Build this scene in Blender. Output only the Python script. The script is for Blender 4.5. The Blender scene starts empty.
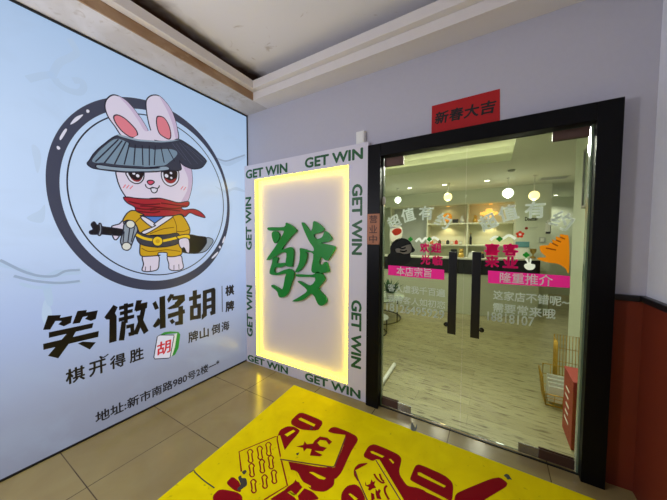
import bpy, bmesh, math, random
from mathutils import Vector, Matrix
from mathutils.geometry import tessellate_polygon

# ------------------------------------------------------------------ camera, world, exposure
scene = bpy.context.scene
COL = scene.collection
PI = math.pi

YAW, PITCH, ROLL = 0.5431, -0.0455, 0.0031
fw = Vector((-math.sin(YAW)*math.cos(PITCH), math.cos(YAW)*math.cos(PITCH), math.sin(PITCH)))
r0 = Vector((math.cos(YAW), math.sin(YAW), 0)); u0 = r0.cross(fw)
rt = r0*math.cos(ROLL) + u0*math.sin(ROLL); up = u0*math.cos(ROLL) - r0*math.sin(ROLL)
cam_d = bpy.data.cameras.new('camera'); cam = bpy.data.objects.new('camera', cam_d); COL.objects.link(cam)
cam_d.sensor_width = 36.0; cam_d.lens = 265.64/667*36.0; cam_d.clip_start = 0.02
m = Matrix((rt, up, -fw)).transposed().to_4x4(); m.translation = Vector((2.5522, -2.1771, 1.5037))
cam.matrix_world = m
scene.camera = cam

w = bpy.data.worlds.new('world'); scene.world = w; w.use_nodes = True
w.node_tree.nodes['Background'].inputs[0].default_value = (0.50, 0.50, 0.62, 1)
w.node_tree.nodes['Background'].inputs[1].default_value = 0.32
scene.view_settings.view_transform = 'Standard'; scene.view_settings.look = 'None'
scene.view_settings.exposure = 0.0; scene.view_settings.gamma = 1.0
scene.view_settings.use_curve_mapping = False

def lamp(kind, name, loc, energy, color, size=0.1, rot=(0,0,0), spot=None):
    d = bpy.data.lights.new(name, kind); d.energy = energy; d.color = color
    if kind == 'AREA': d.size = size
    else: d.shadow_soft_size = size
    if spot: d.spot_size = spot; d.spot_blend = 0.6
    o = bpy.data.objects.new(name, d); o.location = loc; o.rotation_euler = rot; COL.objects.link(o)
    return o
# added unseen fill lamp behind the viewer, brightens the hall
lamp('POINT', 'hall_fill', (0.5, -2.75, 1.85), 80, (0.93, 0.94, 1.0), 0.12)

# ------------------------------------------------------------------ materials
def srgb(r, g, b):
    f = lambda c: c/12.92 if c <= 0.04045 else ((c+0.055)/1.055)**2.4
    return (f(r/255), f(g/255), f(b/255), 1)
def new_mat(name):
    mt = bpy.data.materials.new(name); mt.use_nodes = True
    return mt, mt.node_tree, mt.node_tree.nodes['Principled BSDF']
def mat(name, col, rough=0.5, metal=0.0, emit=0.0, ecol=None, bump=0.0, bscale=60, var=0.0, coat=0.0):
    mt, nt, b = new_mat(name)
    c = srgb(*col)
    b.inputs['Base Color'].default_value = c; b.inputs['Roughness'].default_value = rough
    b.inputs['Metallic'].default_value = metal
    if coat: b.inputs['Coat Weight'].default_value = coat
    if emit:
        b.inputs['Emission Color'].default_value = srgb(*(ecol or col)); b.inputs['Emission Strength'].default_value = emit
    if bump or var:
        tc = nt.nodes.new('ShaderNodeTexCoord'); n = nt.nodes.new('ShaderNodeTexNoise')
        n.inputs['Scale'].default_value = bscale; n.inputs['Detail'].default_value = 4
        nt.links.new(tc.outputs['Object'], n.inputs['Vector'])
        if bump:
            bp = nt.nodes.new('ShaderNodeBump'); bp.inputs['Strength'].default_value = bump; bp.inputs['Distance'].default_value = 0.004
            nt.links.new(n.outputs['Fac'], bp.inputs['Height']); nt.links.new(bp.outputs['Normal'], b.inputs['Normal'])
        if var:
            mx = nt.nodes.new('ShaderNodeMix'); mx.data_type = 'RGBA'
            mx.inputs[6].default_value = tuple(x*(1-var) for x in c[:3])+(1,); mx.inputs[7].default_value = tuple(min(1, x*(1+var)) for x in c[:3])+(1,)
            nt.links.new(n.outputs['Fac'], mx.inputs[0]); nt.links.new(mx.outputs[2], b.inputs['Base Color'])
    return mt
def ramp(nt, src, stops):
    r = nt.nodes.new('ShaderNodeValToRGB'); e = r.color_ramp.elements
    while len(e) < len(stops): e.new(0.5)
    for k, (p, c) in enumerate(stops): e[k].position = p; e[k].color = c
    nt.links.new(src, r.inputs[0]); return r.outputs[0]
def noise(nt, vec, scale, detail=4, dist=0.0):
    n = nt.nodes.new('ShaderNodeTexNoise'); n.inputs['Scale'].default_value = scale
    n.inputs['Detail'].default_value = detail; n.inputs['Distortion'].default_value = dist
    nt.links.new(vec, n.inputs['Vector']); return n.outputs['Fac']
def mapping(nt, scale=(1,1,1), rot=(0,0,0), loc=(0,0,0)):
    tc = nt.nodes.new('ShaderNodeTexCoord'); mp = nt.nodes.new('ShaderNodeMapping')
    mp.inputs['Scale'].default_value = scale; mp.inputs['Rotation'].default_value = rot; mp.inputs['Location'].default_value = loc
    nt.links.new(tc.outputs['Object'], mp.inputs[0]); return mp.outputs[0]
def mixc(nt, fac, a, b):
    mx = nt.nodes.new('ShaderNodeMix'); mx.data_type = 'RGBA'
    for i, v in ((6, a), (7, b)):
        if isinstance(v, tuple): mx.inputs[i].default_value = v
        else: nt.links.new(v, mx.inputs[i])
    if isinstance(fac, float): mx.inputs[0].default_value = fac
    else: nt.links.new(fac, mx.inputs[0])
    return mx.outputs[2]

M = {}
M['wall'] = mat('painted wall', (187,185,197), 0.75, bump=0.15, bscale=40, var=0.03)
M['wall_lit'] = mat('wall paint with added light', (238,238,246), 0.75, bump=0.15, bscale=40, var=0.03)  # wall paint with the right wall's stronger light put into its colour
M['ceiling'] = mat('hall ceiling paint', (234,231,235), 0.8, bump=0.1, bscale=30, var=0.02)
M['cornice'] = mat('cornice paint', (222,216,215), 0.7, var=0.03, bscale=9)
M['wainscot'] = mat('dark red lacquer', (116,42,22), 0.55, var=0.12, bscale=5)
M['rail'] = mat('black rail', (22,22,26), 0.4)
M['frame'] = mat('black door frame', (9,9,12), 0.42)
M['frame'].node_tree.nodes['Principled BSDF'].inputs['Specular IOR Level'].default_value = 0.12
M['black'] = mat('black metal', (14,14,16), 0.35)
M['brown_metal'] = mat('bronze fitting', (88,66,58), 0.38, 0.6)
M['chrome'] = mat('brushed steel', (190,190,185), 0.25, 1.0)
M['white_board'] = mat('white panel board', (216,212,224), 0.5)
M['panel_back'] = mat('white inner panel', (224,216,222), 0.6)
M['led'] = mat('yellow led strip', (255,228,90), 0.5, emit=13.0, ecol=(255,226,36))
M['green'] = mat('green lettering', (20,88,44), 0.5)
M['green_letter'] = mat('green acrylic', (10,134,30), 0.35)
M['red_paper'] = mat('red paper', (174,4,12), 0.7, var=0.08, bscale=14)
M['ink'] = mat('black ink', (16,12,14), 0.7)
M['copper'] = mat('copper sign', (150,92,58), 0.5, 0.2, var=0.1, bscale=25)
M['copper_ink'] = mat('dark brown ink', (64,30,18), 0.6)
M['decal_red'] = mat('red floor print', (136,4,22), 0.75)
M['decal_red'].node_tree.nodes['Principled BSDF'].inputs['Specular IOR Level'].default_value = 0.1
M['decal_dark'] = mat('maroon print line', (92,12,20), 0.5)
M['paint_black'] = mat('dark spilled paint', (24,24,34), 0.4, var=0.5, bscale=60)
def vinyl(name, col):
    # thin adhesive film: some of the light behind it comes through
    mt, nt, b = new_mat(name); b.inputs['Base Color'].default_value = srgb(*col); b.inputs['Roughness'].default_value = 0.5
    tr = nt.nodes.new('ShaderNodeBsdfTranslucent'); tr.inputs[0].default_value = srgb(*col)
    mx = nt.nodes.new('ShaderNodeMixShader'); mx.inputs[0].default_value = 0.8; o = nt.nodes['Material Output']
    nt.links.new(b.outputs[0], mx.inputs[1]); nt.links.new(tr.outputs[0], mx.inputs[2]); nt.links.new(mx.outputs[0], o.inputs[0]); return mt
M['globe_white'] = mat('white glowing globe', (250,252,245), 0.4, emit=2.2, ecol=(245,255,250))
M['globe_warm'] = mat('warm glowing globe', (255,235,190), 0.4, emit=2.0, ecol=(255,226,160))
M['lens'] = mat('downlight lens', (255,255,250), 0.4, emit=9.0, ecol=(255,252,235))
M['cove'] = mat('cove led', (255,244,200), 0.4, emit=3.6, ecol=(255,250,224))
M['int_wall'] = mat('cream interior wall', (212,218,198), 0.7, var=0.02, bscale=8)
M['int_grey'] = mat('grey interior wall', (176,180,172), 0.7, var=0.03, bscale=8)
M['int_ceiling'] = mat('interior ceiling', (228,232,214), 0.8)
M['cabinet'] = mat('cream cabinet', (222,222,196), 0.5)
M['counter_body'] = mat('cream counter front', (216,218,196), 0.45)
M['counter_black'] = mat('black counter apron', (6,6,8), 0.6)
M['counter_top'] = mat('pale counter top', (214,214,196), 0.35)
M['gold'] = mat('gold wire', (190,150,60), 0.35, 0.7)
M['red_box'] = mat('red cardboard box', (156,44,36), 0.55, var=0.08, bscale=10)
M['white'] = mat('white plastic', (232,232,228), 0.4)
M['paper'] = mat('white paper', (230,230,224), 0.7)
M['leaf'] = mat('dark green leaf', (40,88,36), 0.5, var=0.3, bscale=20)
M['pot'] = mat('white ceramic pot', (220,220,212), 0.3)
M['orange'] = mat('orange shade', (240,150,40), 0.4, emit=0.4, ecol=(255,170,50))
M['crown'] = mat('glowing amber shade', (255,190,90), 0.4, emit=1.3, ecol=(255,190,100))
M['figure_gold'] = mat('golden figurine', (196,160,70), 0.35, 0.4)
M['teal'] = mat('teal card box', (96,150,160), 0.5)
M['st_white'] = vinyl('white vinyl', (248,250,248))
M['st_pale'] = vinyl('frosted vinyl', (240,244,240))
M['st_pink'] = vinyl('magenta vinyl', (236,44,156))
M['st_black'] = vinyl('black vinyl', (24,24,24))
M['st_red'] = vinyl('red vinyl', (196,60,36))
M['st_cream'] = vinyl('cream vinyl', (226,220,200))
M['st_orange'] = vinyl('orange vinyl', (236,140,20))
M['st_orange_d'] = vinyl('dark orange vinyl', (150,84,12))
M['st_green'] = vinyl('green vinyl', (40,140,50))
M['picture'] = mat('grey green print', (150,158,140), 0.3, var=0.2, bscale=4)
M['picture_frame'] = mat('grey frame', (110,112,104), 0.4)

def glass_mat(name, tint, refl_ior=1.5):
    mt = bpy.data.materials.new(name); mt.use_nodes = True; nt = mt.node_tree; nt.nodes.clear()
    o = nt.nodes.new('ShaderNodeOutputMaterial'); t = nt.nodes.new('ShaderNodeBsdfTransparent'); g = nt.nodes.new('ShaderNodeBsdfGlossy')
    fz = nt.nodes.new('ShaderNodeFresnel'); mx = nt.nodes.new('ShaderNodeMixShader')
    t.inputs[0].default_value = tint; g.inputs['Roughness'].default_value = 0.02; fz.inputs[0].default_value = refl_ior
    g.inputs[0].default_value = (0.7, 0.7, 0.7, 1)
    nt.links.new(fz.outputs[0], mx.inputs[0]); nt.links.new(t.outputs[0], mx.inputs[1]); nt.links.new(g.outputs[0], mx.inputs[2])
    nt.links.new(mx.outputs[0], o.inputs[0]); return mt
M['glass'] = glass_mat('door glass', (0.92, 0.94, 0.86, 1), 1.35)
M['glass_edge'] = mat('green glass edge', (110,128,104), 0.2)
M['table_glass'] = mat('pale glass top', (206,216,200), 0.12)

def stained(name, base, stain, dark, scale):
    mt, nt, b = new_mat(name); v = mapping(nt, scale)
    n1 = noise(nt, v, 3.0, 6, 1.2); n2 = noise(nt, v, 9.0, 8, 2.0)
    c = mixc(nt, ramp(nt, n1, [(0.38, (0,0,0,1)), (0.62, (1,1,1,1))]), srgb(*base), srgb(*stain))
    c = mixc(nt, ramp(nt, n2, [(0.58, (0,0,0,1)), (0.74, (0.5,0.5,0.5,1))]), c, srgb(*dark))
    nt.links.new(c, b.inputs['Base Color']); b.inputs['Roughness'].default_value = 0.8
    return mt
M['soffit_stain'] = stained('water stained plaster', (214,208,208), (200,192,188), (158,138,116), (1, 1, 1))
M['fascia_stain'] = stained('brown stained moulding', (178,150,122), (142,106,74), (196,172,148), (1, 0.5, 1))

def ceiling_mat():
    # water damage: brown rings of dirt along the two cornices
    mt, nt, b = new_mat('hall ceiling with damp stains'); v = mapping(nt)
    sep = nt.nodes.new('ShaderNodeSeparateXYZ'); nt.links.new(v, sep.inputs[0])
    n = noise(nt, v, 2.4, 6, 0.8)
    def edge(out, a, bb, flip):
        mr = nt.nodes.new('ShaderNodeMapRange'); mr.inputs[1].default_value = a; mr.inputs[2].default_value = bb
        mr.inputs[3].default_value = 1.0; mr.inputs[4].default_value = 0.0
        nt.links.new(out, mr.inputs[0]); return mr.outputs[0]
    ad = nt.nodes.new('ShaderNodeMath'); ad.operation = 'MULTIPLY_ADD'; ad.inputs[1].default_value = 0.26; 
    nt.links.new(n, ad.inputs[0]); nt.links.new(sep.outputs[0], ad.inputs[2])
    ex = edge(ad.outputs[0], 0.44, 0.60, False)
    c = mixc(nt, ex, srgb(236,233,237), srgb(96,66,40))
    sp = noise(nt, v, 5.0, 7, 1.5)
    c = mixc(nt, ramp(nt, sp, [(0.66, (0,0,0,1)), (0.72, (0.5,0.5,0.5,1))]), c, srgb(168,150,136))
    nt.links.new(c, b.inputs['Base Color']); b.inputs['Roughness'].default_value = 0.85
    return mt
M['ceiling_stain'] = ceiling_mat()

def tile_floor():
    mt, nt, b = new_mat('beige floor tiles'); v = mapping(nt, (1,1,1), (0,0,0), (0.105, 0.43, 0))
    br = nt.nodes.new('ShaderNodeTexBrick'); br.offset = 0.0; br.squash = 1.0
    br.inputs['Scale'].default_value = 1.0; br.inputs['Brick Width'].default_value = 0.6; br.inputs['Row Height'].default_value = 0.6
    br.inputs['Mortar Size'].default_value = 0.003; br.inputs['Mortar Smooth'].default_value = 0.1
    br.inputs['Color1'].default_value = srgb(156,141,92); br.inputs['Color2'].default_value = srgb(149,134,87); br.inputs['Mortar'].default_value = srgb(66,54,36)
    nt.links.new(v, br.inputs['Vector'])
    n = noise(nt, v, 4.0, 6, 0.5)
    c = mixc(nt, ramp(nt, n, [(0.35, (0.0,0.0,0.0,1)), (0.75, (0.55,0.55,0.55,1))]), br.outputs['Color'], srgb(134,114,72))
    nt.links.new(c, b.inputs['Base Color']); b.inputs['Roughness'].default_value = 0.19
    return mt
M['tile'] = tile_floor()
def wood_floor():
    mt, nt, b = new_mat('pale wood planks'); v = mapping(nt)
    br = nt.nodes.new('ShaderNodeTexBrick'); br.offset = 0.37; br.inputs['Scale'].default_value = 1.0
    br.inputs['Brick Width'].default_value = 1.2; br.inputs['Row Height'].default_value = 0.15
    br.inputs['Mortar Size'].default_value = 0.0012; br.inputs['Color1'].default_value = srgb(166,160,122); br.inputs['Color2'].default_value = srgb(148,141,104)
    br.inputs['Mortar'].default_value = srgb(100,90,64)
    nt.links.new(v, br.inputs['Vector'])
    g = noise(nt, mapping(nt, (3.2, 17, 1)), 2.2, 5, 0.3)
    c = mixc(nt, ramp(nt, g, [(0.53, (0,0,0,1)), (0.70, (0.9,0.9,0.9,1))]), br.outputs['Color'], srgb(84,70,40))
    nt.links.new(c, b.inputs['Base Color']); b.inputs['Roughness'].default_value = 0.38
    return mt
M['wood'] = wood_floor()
def decal_yellow():
    mt, nt, b = new_mat('worn yellow floor print'); v = mapping(nt)
    n = noise(nt, v, 5.0, 7, 0.6); n2 = noise(nt, v, 26.0, 8, 0.2)
    c = mixc(nt, ramp(nt, n, [(0.35, (0,0,0,1)), (0.75, (0.6,0.6,0.6,1))]), srgb(242,224,0), srgb(216,192,0))
    c = mixc(nt, ramp(nt, n2, [(0.66, (0,0,0,1)), (0.74, (0.5,0.5,0.5,1))]), c, srgb(110,90,26))
    nt.links.new(c, b.inputs['Base Color']); b.inputs['Roughness'].default_value = 0.6; b.inputs['Specular IOR Level'].default_value = 0.05
    return mt
M['decal'] = decal_yellow()

def printed(name, col, strength=0.72, rough=0.3):
    # ink on the back-lit film of the sign: what the lamp inside lets through
    return mat(name, tuple(int(c*0.45) for c in col), rough, emit=strength, ecol=col)
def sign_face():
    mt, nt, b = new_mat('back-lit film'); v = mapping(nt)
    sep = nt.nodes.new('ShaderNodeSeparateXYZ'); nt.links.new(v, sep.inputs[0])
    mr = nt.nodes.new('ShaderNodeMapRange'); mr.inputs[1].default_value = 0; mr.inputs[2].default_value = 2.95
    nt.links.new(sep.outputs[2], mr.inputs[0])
    c = ramp(nt, mr.outputs[0], [(0.0, srgb(126,132,152)), (0.10, srgb(138,145,168)), (0.32, srgb(166,186,228)), (0.52, srgb(192,215,248)), (0.75, srgb(188,213,245)), (1.0, srgb(166,196,232))])  # uneven backlight painted into the emission colour, dimmer towards the bottom
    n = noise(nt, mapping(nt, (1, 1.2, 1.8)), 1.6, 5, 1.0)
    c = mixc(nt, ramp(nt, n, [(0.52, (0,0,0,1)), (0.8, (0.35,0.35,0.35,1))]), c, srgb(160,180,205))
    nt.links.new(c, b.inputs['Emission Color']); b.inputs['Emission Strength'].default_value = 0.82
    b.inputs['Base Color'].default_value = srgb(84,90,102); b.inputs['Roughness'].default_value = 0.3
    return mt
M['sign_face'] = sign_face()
for k, c in dict(p_navy=(62,66,88), p_line=(34,34,52), p_white=(226,226,244), p_fur=(224,216,238), p_fur_shade=(204,186,218),
                 p_pink=(226,130,146), p_hat=(54,58,76), p_hat_light=(122,146,168), p_hat_brim=(146,166,186), p_hat_line=(84,90,112),
                 p_eye=(30,16,24), p_glow=(150,40,52), p_nose=(214,80,112), p_scarf=(168,36,52), p_scarf_d=(104,16,32),
                 p_robe=(208,164,34), p_robe_d=(120,84,16), p_blue=(84,132,214), p_belt=(62,62,74), p_yellow=(238,200,40), p_black=(20,18,26),
                 p_grey=(148,160,176), p_mote=(192,215,245), p_mist=(184,209,241), p_ridge=(158,178,208), p_green=(44,146,52), p_red=(206,30,52), p_cream=(226,228,220)).items():
    M[k] = printed('print '+k[2:], c)
M['p_title'] = printed('print title black', (12,11,16), 0.7)

# ------------------------------------------------------------------ mesh helpers
def link(name, bm, mats, parent=None):
    bmesh.ops.recalc_face_normals(bm, faces=bm.faces)
    me = bpy.data.meshes.new(name); bm.to_mesh(me); bm.free()
    for mm in (mats if isinstance(mats, (list, tuple)) else [mats]): me.materials.append(M[mm] if isinstance(mm, str) else mm)
    o = bpy.data.objects.new(name, me); COL.objects.link(o)
    if parent: 
        o.parent = parent
        p = parent; off = Vector((0,0,0))
        while p: off += p.location; p = p.parent
        for vv in me.vertices: vv.co -= off
    return o
def tag(o, label=None, cat=None, group=None, kind=None):
    if label: o['label'] = label
    if cat: o['category'] = cat
    if group: o['group'] = group
    if kind: o['kind'] = kind
    return o
def thing(name, loc, label, cat, group=None):
    o = bpy.data.objects.new(name, None); o.empty_display_size = 0.05; COL.objects.link(o); o.location = loc
    return tag(o, label, cat, group)
def rebase(o, loc):
    loc = Vector(loc)
    for vv in o.data.vertices: vv.co -= loc
    o.location = loc; return o
class MB:
    def __init__(s): s.bm = bmesh.new()
    def box(s, x0, x1, y0, y1, z0, z1, bev=0.0, mi=0):
        g = bmesh.ops.create_cube(s.bm, size=1.0)['verts']
        for v in g: v.co = Vector(((x0+x1)/2+v.co.x*(x1-x0), (y0+y1)/2+v.co.y*(y1-y0), (z0+z1)/2+v.co.z*(z1-z0)))
        fs = list({f for v in g for f in v.link_faces})
        for f in fs: f.material_index = mi
        if bev:
            es = list({e for v in g for e in v.link_edges})
            r = bmesh.ops.bevel(s.bm, geom=es, offset=bev, segments=2, affect='EDGES', profile=0.5)
            for f in r['faces']: f.material_index = mi
        return s
    def tube(s, pts, r, seg=10, mi=0, closed=False):
        pts = [Vector(p) for p in pts]; n = len(pts); rings = []
        for i, p in enumerate(pts):
            a = pts[i-1] if (i or closed) else p; b = pts[(i+1) % n] if (i < n-1 or closed) else p
            d = (b-a).normalized(); t = Vector((0,0,1)) if abs(d.z) < 0.9 else Vector((1,0,0))
            e1 = d.cross(t).normalized(); e2 = d.cross(e1)
            rr = r[i] if isinstance(r, (list, tuple)) else r
            rings.append([s.bm.verts.new(p+(e1*math.cos(2*PI*k/seg)+e2*math.sin(2*PI*k/seg))*rr) for k in range(seg)])
        for i in range(n if closed else n-1):
            A_, B_ = rings[i], rings[(i+1) % n]
            for k in range(seg):
                f = s.bm.faces.new((A_[k], A_[(k+1) % seg], B_[(k+1) % seg], B_[k])); f.material_index = mi; f.smooth = True
        if not closed:
            for rg in (rings[0], rings[-1]): s.bm.faces.new(rg).material_index = mi
        return s
    def lathe(s, prof, c, seg=24, mi=0, sx=1, sy=1):
        rings = []
        for r, z in prof:
            rings.append([s.bm.verts.new((c[0]+r*sx*math.cos(2*PI*k/seg), c[1]+r*sy*math.sin(2*PI*k/seg), c[2]+z)) for k in range(seg)])
        for A_, B_ in zip(rings, rings[1:]):
            for k in range(seg):
                f = s.bm.faces.new((A_[k], A_[(k+1) % seg], B_[(k+1) % seg], B_[k])); f.smooth = True; f.material_index = mi
        for rg, (r, z) in ((rings[0], prof[0]), (rings[-1], prof[-1])):
            if r > 1e-5: s.bm.faces.new(rg).material_index = mi
        bmesh.ops.remove_doubles(s.bm, verts=[v for rg in rings for v in rg], dist=1e-5)
        return s
    def ball(s, c, r, seg=20, mi=0, sc=(1,1,1)):
        n = 10; prof = [(r*math.sin(PI*i/n)+1e-7, -r*math.cos(PI*i/n)) for i in range(n+1)]
        before = set(s.bm.verts)
        s.lathe(prof, (0,0,0), seg, mi)
        for v in s.bm.verts:
            if v not in before: v.co = Vector((c[0]+v.co.x*sc[0], c[1]+v.co.y*sc[1], c[2]+v.co.z*sc[2]))
        return s
    def prism(s, poly, zfun, mi=0):          # poly list of 2D; zfun(p, k) -> 3D for k=0/1
        a = [s.bm.verts.new(zfun(p, 0)) for p in poly]; b = [s.bm.verts.new(zfun(p, 1)) for p in poly]
        n = len(poly)
        for i in range(n): s.bm.faces.new((a[i], a[(i+1) % n], b[(i+1) % n], b[i])).material_index = mi
        for t in tessellate_polygon([[Vector((p[0], p[1], 0)) for p in poly]]):
            for q in (a, b):
                try: s.bm.faces.new([q[i] for i in t]).material_index = mi
                except ValueError: pass
        return s
    def go(s, name, mats, parent=None): return link(name, s.bm, mats, parent)

# flat print on a plane: 'L' = the left sign (u along y, v up), 'B' = facing the viewer (u along x, v up), 'F' = floor
def on(plane, base, layer):
    if plane == 'L': return lambda p: Vector((base+layer, p[0], p[1]))
    if plane == 'B': return lambda p: Vector((p[0], base-layer, p[1]))
    return lambda p: Vector((p[0], p[1], base+layer))
def smooth(pts, closed=True, n=5):
    N = len(pts); out = []
    for i in range(N if closed else N-1):
        g = lambda k: pts[k % N] if closed else pts[min(max(k, 0), N-1)]
        p0, p1, p2, p3 = g(i-1), g(i), g(i+1), g(i+2)
        for j in range(n):
            t = j/n
            out.append(tuple(0.5*(2*p1[a]+(p2[a]-p0[a])*t+(2*p0[a]-5*p1[a]+4*p2[a]-p3[a])*t*t+(3*p1[a]-p0[a]-3*p2[a]+p3[a])*t**3) for a in (0, 1)))
    if not closed: out.append(tuple(pts[-1]))
    return out
class Art:
    def __init__(s, plane, base): s.bm = bmesh.new(); s.pl = plane; s.base = base; s.mats = []
    def mi(s, m_):
        if m_ not in s.mats: s.mats.append(m_)
        return s.mats.index(m_)
    def fill(s, pts, m_, layer, curved=False):
        if curved: pts = smooth(pts)
        f = on(s.pl, s.base, layer); vs = [s.bm.verts.new(f(p)) for p in pts]; k = s.mi(m_)
        for t in tessellate_polygon([[Vector((p[0], p[1], 0)) for p in pts]]):
            try: s.bm.faces.new([vs[i] for i in t]).material_index = k
            except ValueError: pass
        return s
    def stroke(s, pts, wd, m_, layer, closed=False, curved=True):
        if curved and len(pts) > 2: pts = smooth(pts, closed)
        f = on(s.pl, s.base, layer); k = s.mi(m_); n = len(pts); a = []; b = []
        for i in range(n):
            p = pts[i]; q0 = pts[i-1] if (i or closed) else p; q1 = pts[(i+1) % n] if (i < n-1 or closed) else p
            dx, dy = q1[0]-q0[0], q1[1]-q0[1]; l = math.hypot(dx, dy) or 1; nx, ny = -dy/l*wd/2, dx/l*wd/2
            a.append(s.bm.verts.new(f((p[0]+nx, p[1]+ny)))); b.append(s.bm.verts.new(f((p[0]-nx, p[1]-ny))))
        for i in range(n if closed else n-1):
            j = (i+1) % n; s.bm.faces.new((a[i], a[j], b[j], b[i])).material_index = k
        return s
    def ring(s, po, pi_, m_, layer):
        f = on(s.pl, s.base, layer); k = s.mi(m_); n = len(po)
        a = [s.bm.verts.new(f(p)) for p in po]; b = [s.bm.verts.new(f(p)) for p in pi_]
        for i in range(n): s.bm.faces.new((a[i], a[(i+1) % n], b[(i+1) % n], b[i])).material_index = k
        return s
    def disc(s, c, r, m_, layer, n=16): return s.fill([(c[0]+r*math.cos(2*PI*i/n), c[1]+r*math.sin(2*PI*i/n)) for i in range(n)], m_, layer)
    def text(s, body, box, m_, layer, bold=0.0, rot=0.0, thick=0.0, shear=0.0, keep=False):
        # lettering fitted to box = (u0, u1, v0, v1), turned by rot about the box centre; bold = stroke widening in em
        cu = bpy.data.curves.new('tmp', 'FONT'); cu.body = body; cu.resolution_u = 3
        ob = bpy.data.objects.new('tmp', cu); COL.objects.link(ob)
        bpy.context.view_layer.update()
        me = bpy.data.meshes.new_from_object(ob.evaluated_get(bpy.context.evaluated_depsgraph_get()))
        xs = [v.co.x for v in me.vertices]; ys = [v.co.y for v in me.vertices]
        x0, x1, y0, y1 = min(xs)-bold, max(xs)+bold, min(ys)-bold, max(ys)+bold; a0, a1, b0, b1 = box
        cu_, cv_ = (a0+a1)/2, (b0+b1)/2; k = s.mi(m_)
        sh_ = [(0,0)] if not bold else [(0,0)]+[(bold*math.cos(q*PI/4), bold*math.sin(q*PI/4)) for q in range(8)]
        for q, (ox, oy) in enumerate(sh_):
            f = on(s.pl, s.base, layer+q*0.00002); vs = []
            for v in me.vertices:
                px_ = (v.co.x+ox-x0)/(x1-x0)-0.5; py_ = (v.co.y+oy-y0)/(y1-y0)-0.5
                X = (px_+shear*py_)*(a1-a0); Y = py_*(b1-b0)
                vs.append(s.bm.verts.new(f((cu_+X*math.cos(rot)-Y*math.sin(rot), cv_+X*math.sin(rot)+Y*math.cos(rot)))))
            for p in me.polygons:
                try: s.bm.faces.new([vs[i] for i in p.vertices]).material_index = k
                except ValueError: pass
        bpy.data.objects.remove(ob); bpy.data.curves.remove(cu); bpy.data.meshes.remove(me)
        return s
    def cut_fill(s, pts, body, box, m_, layer):   # a filled outline with the lettering cut out of it
        cu = bpy.data.curves.new('tmp', 'FONT'); cu.body = body; cu.resolution_u = 3
        ob = bpy.data.objects.new('tmp', cu); COL.objects.link(ob); bpy.context.view_layer.update()
        me = bpy.data.meshes.new_from_object(ob.evaluated_get(bpy.context.evaluated_depsgraph_get()))
        tb = bmesh.new(); tb.from_mesh(me); bmesh.ops.remove_doubles(tb, verts=tb.verts, dist=1e-5)
        xs = [v.co.x for v in tb.verts]; ys = [v.co.y for v in tb.verts]; x0, x1, y0, y1 = min(xs), max(xs), min(ys), max(ys)
        a0, a1, b0, b1 = box; f = on(s.pl, s.base, layer); k = s.mi(m_); nv = {}; es = []
        g = lambda v: nv.setdefault(v.index, None) or nv.__setitem__(v.index, s.bm.verts.new(f((a0+(v.co.x-x0)/(x1-x0)*(a1-a0), b0+(v.co.y-y0)/(y1-y0)*(b1-b0))))) or nv[v.index]
        for e in tb.edges:
            if len(e.link_faces) == 1: es.append(s.bm.edges.new((g(e.verts[0]), g(e.verts[1]))))
        vs = [s.bm.verts.new(f(p)) for p in pts]
        es += [s.bm.edges.new((vs[i], vs[(i+1) % len(vs)])) for i in range(len(vs))]
        r = bmesh.ops.triangle_fill(s.bm, edges=es, use_beauty=True)
        for q in r['geom']:
            if isinstance(q, bmesh.types.BMFace): q.material_index = k
        tb.free(); bpy.data.objects.remove(ob); bpy.data.curves.remove(cu); bpy.data.meshes.remove(me)
        return s
    def go(s, name, parent=None):
        return link(name, s.bm, s.mats, parent)
def chaikin(pts, n=2):                        # round the corners of printed shapes
    for _ in range(n):
        q = []
        for i, p in enumerate(pts):
            r = pts[(i+1) % len(pts)]
            q += [(p[0]*0.82+r[0]*0.18, p[1]*0.82+r[1]*0.18), (p[0]*0.18+r[0]*0.82, p[1]*0.18+r[1]*0.82)]
        pts = q
    return pts
def clone(root, loc, label=None, group=None):
    r = root.copy(); COL.objects.link(r); r.location = loc
    if label: r['label'] = label
    if group: r['group'] = group
    for ch in list(root.children):
        c = ch.copy(); COL.objects.link(c); c.parent = r
        for gch in ch.children:
            d = gch.copy(); COL.objects.link(d); d.parent = c
    return r
def struct(name, mb, m_, parent=None):
    o = mb.go(name, m_, parent)
    if not parent: o['kind'] = 'structure'
    return o

# ------------------------------------------------------------------ shell of the hall
YB = 0.058                                   # face of the wall with the door
XR = 3.313                                   # right wall
struct('floor', MB().box(-0.12, XR+0.1, -4.6, 0.07, -0.08, 0), 'tile')
struct('wall_left', MB().box(-0.22, -0.10, -4.6, 0.158, 0, 3.4), 'wall')
wb = MB().box(-0.22, 1.60, YB, 0.158, 0, 3.4).box(3.153, XR+0.12, YB, 0.158, 0, 3.4).box(1.60, 3.153, YB, 0.158, 2.30, 3.4)
struct('wall_back', wb, 'wall')
struct('wall_right', MB().box(XR, XR+0.12, -4.6, YB, 0, 3.4), 'wall_lit')
ceil_o = struct('ceiling', MB().box(-0.22, XR+0.12, -4.6, 0.158, 3.22, 3.42), 'ceiling_stain')
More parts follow.
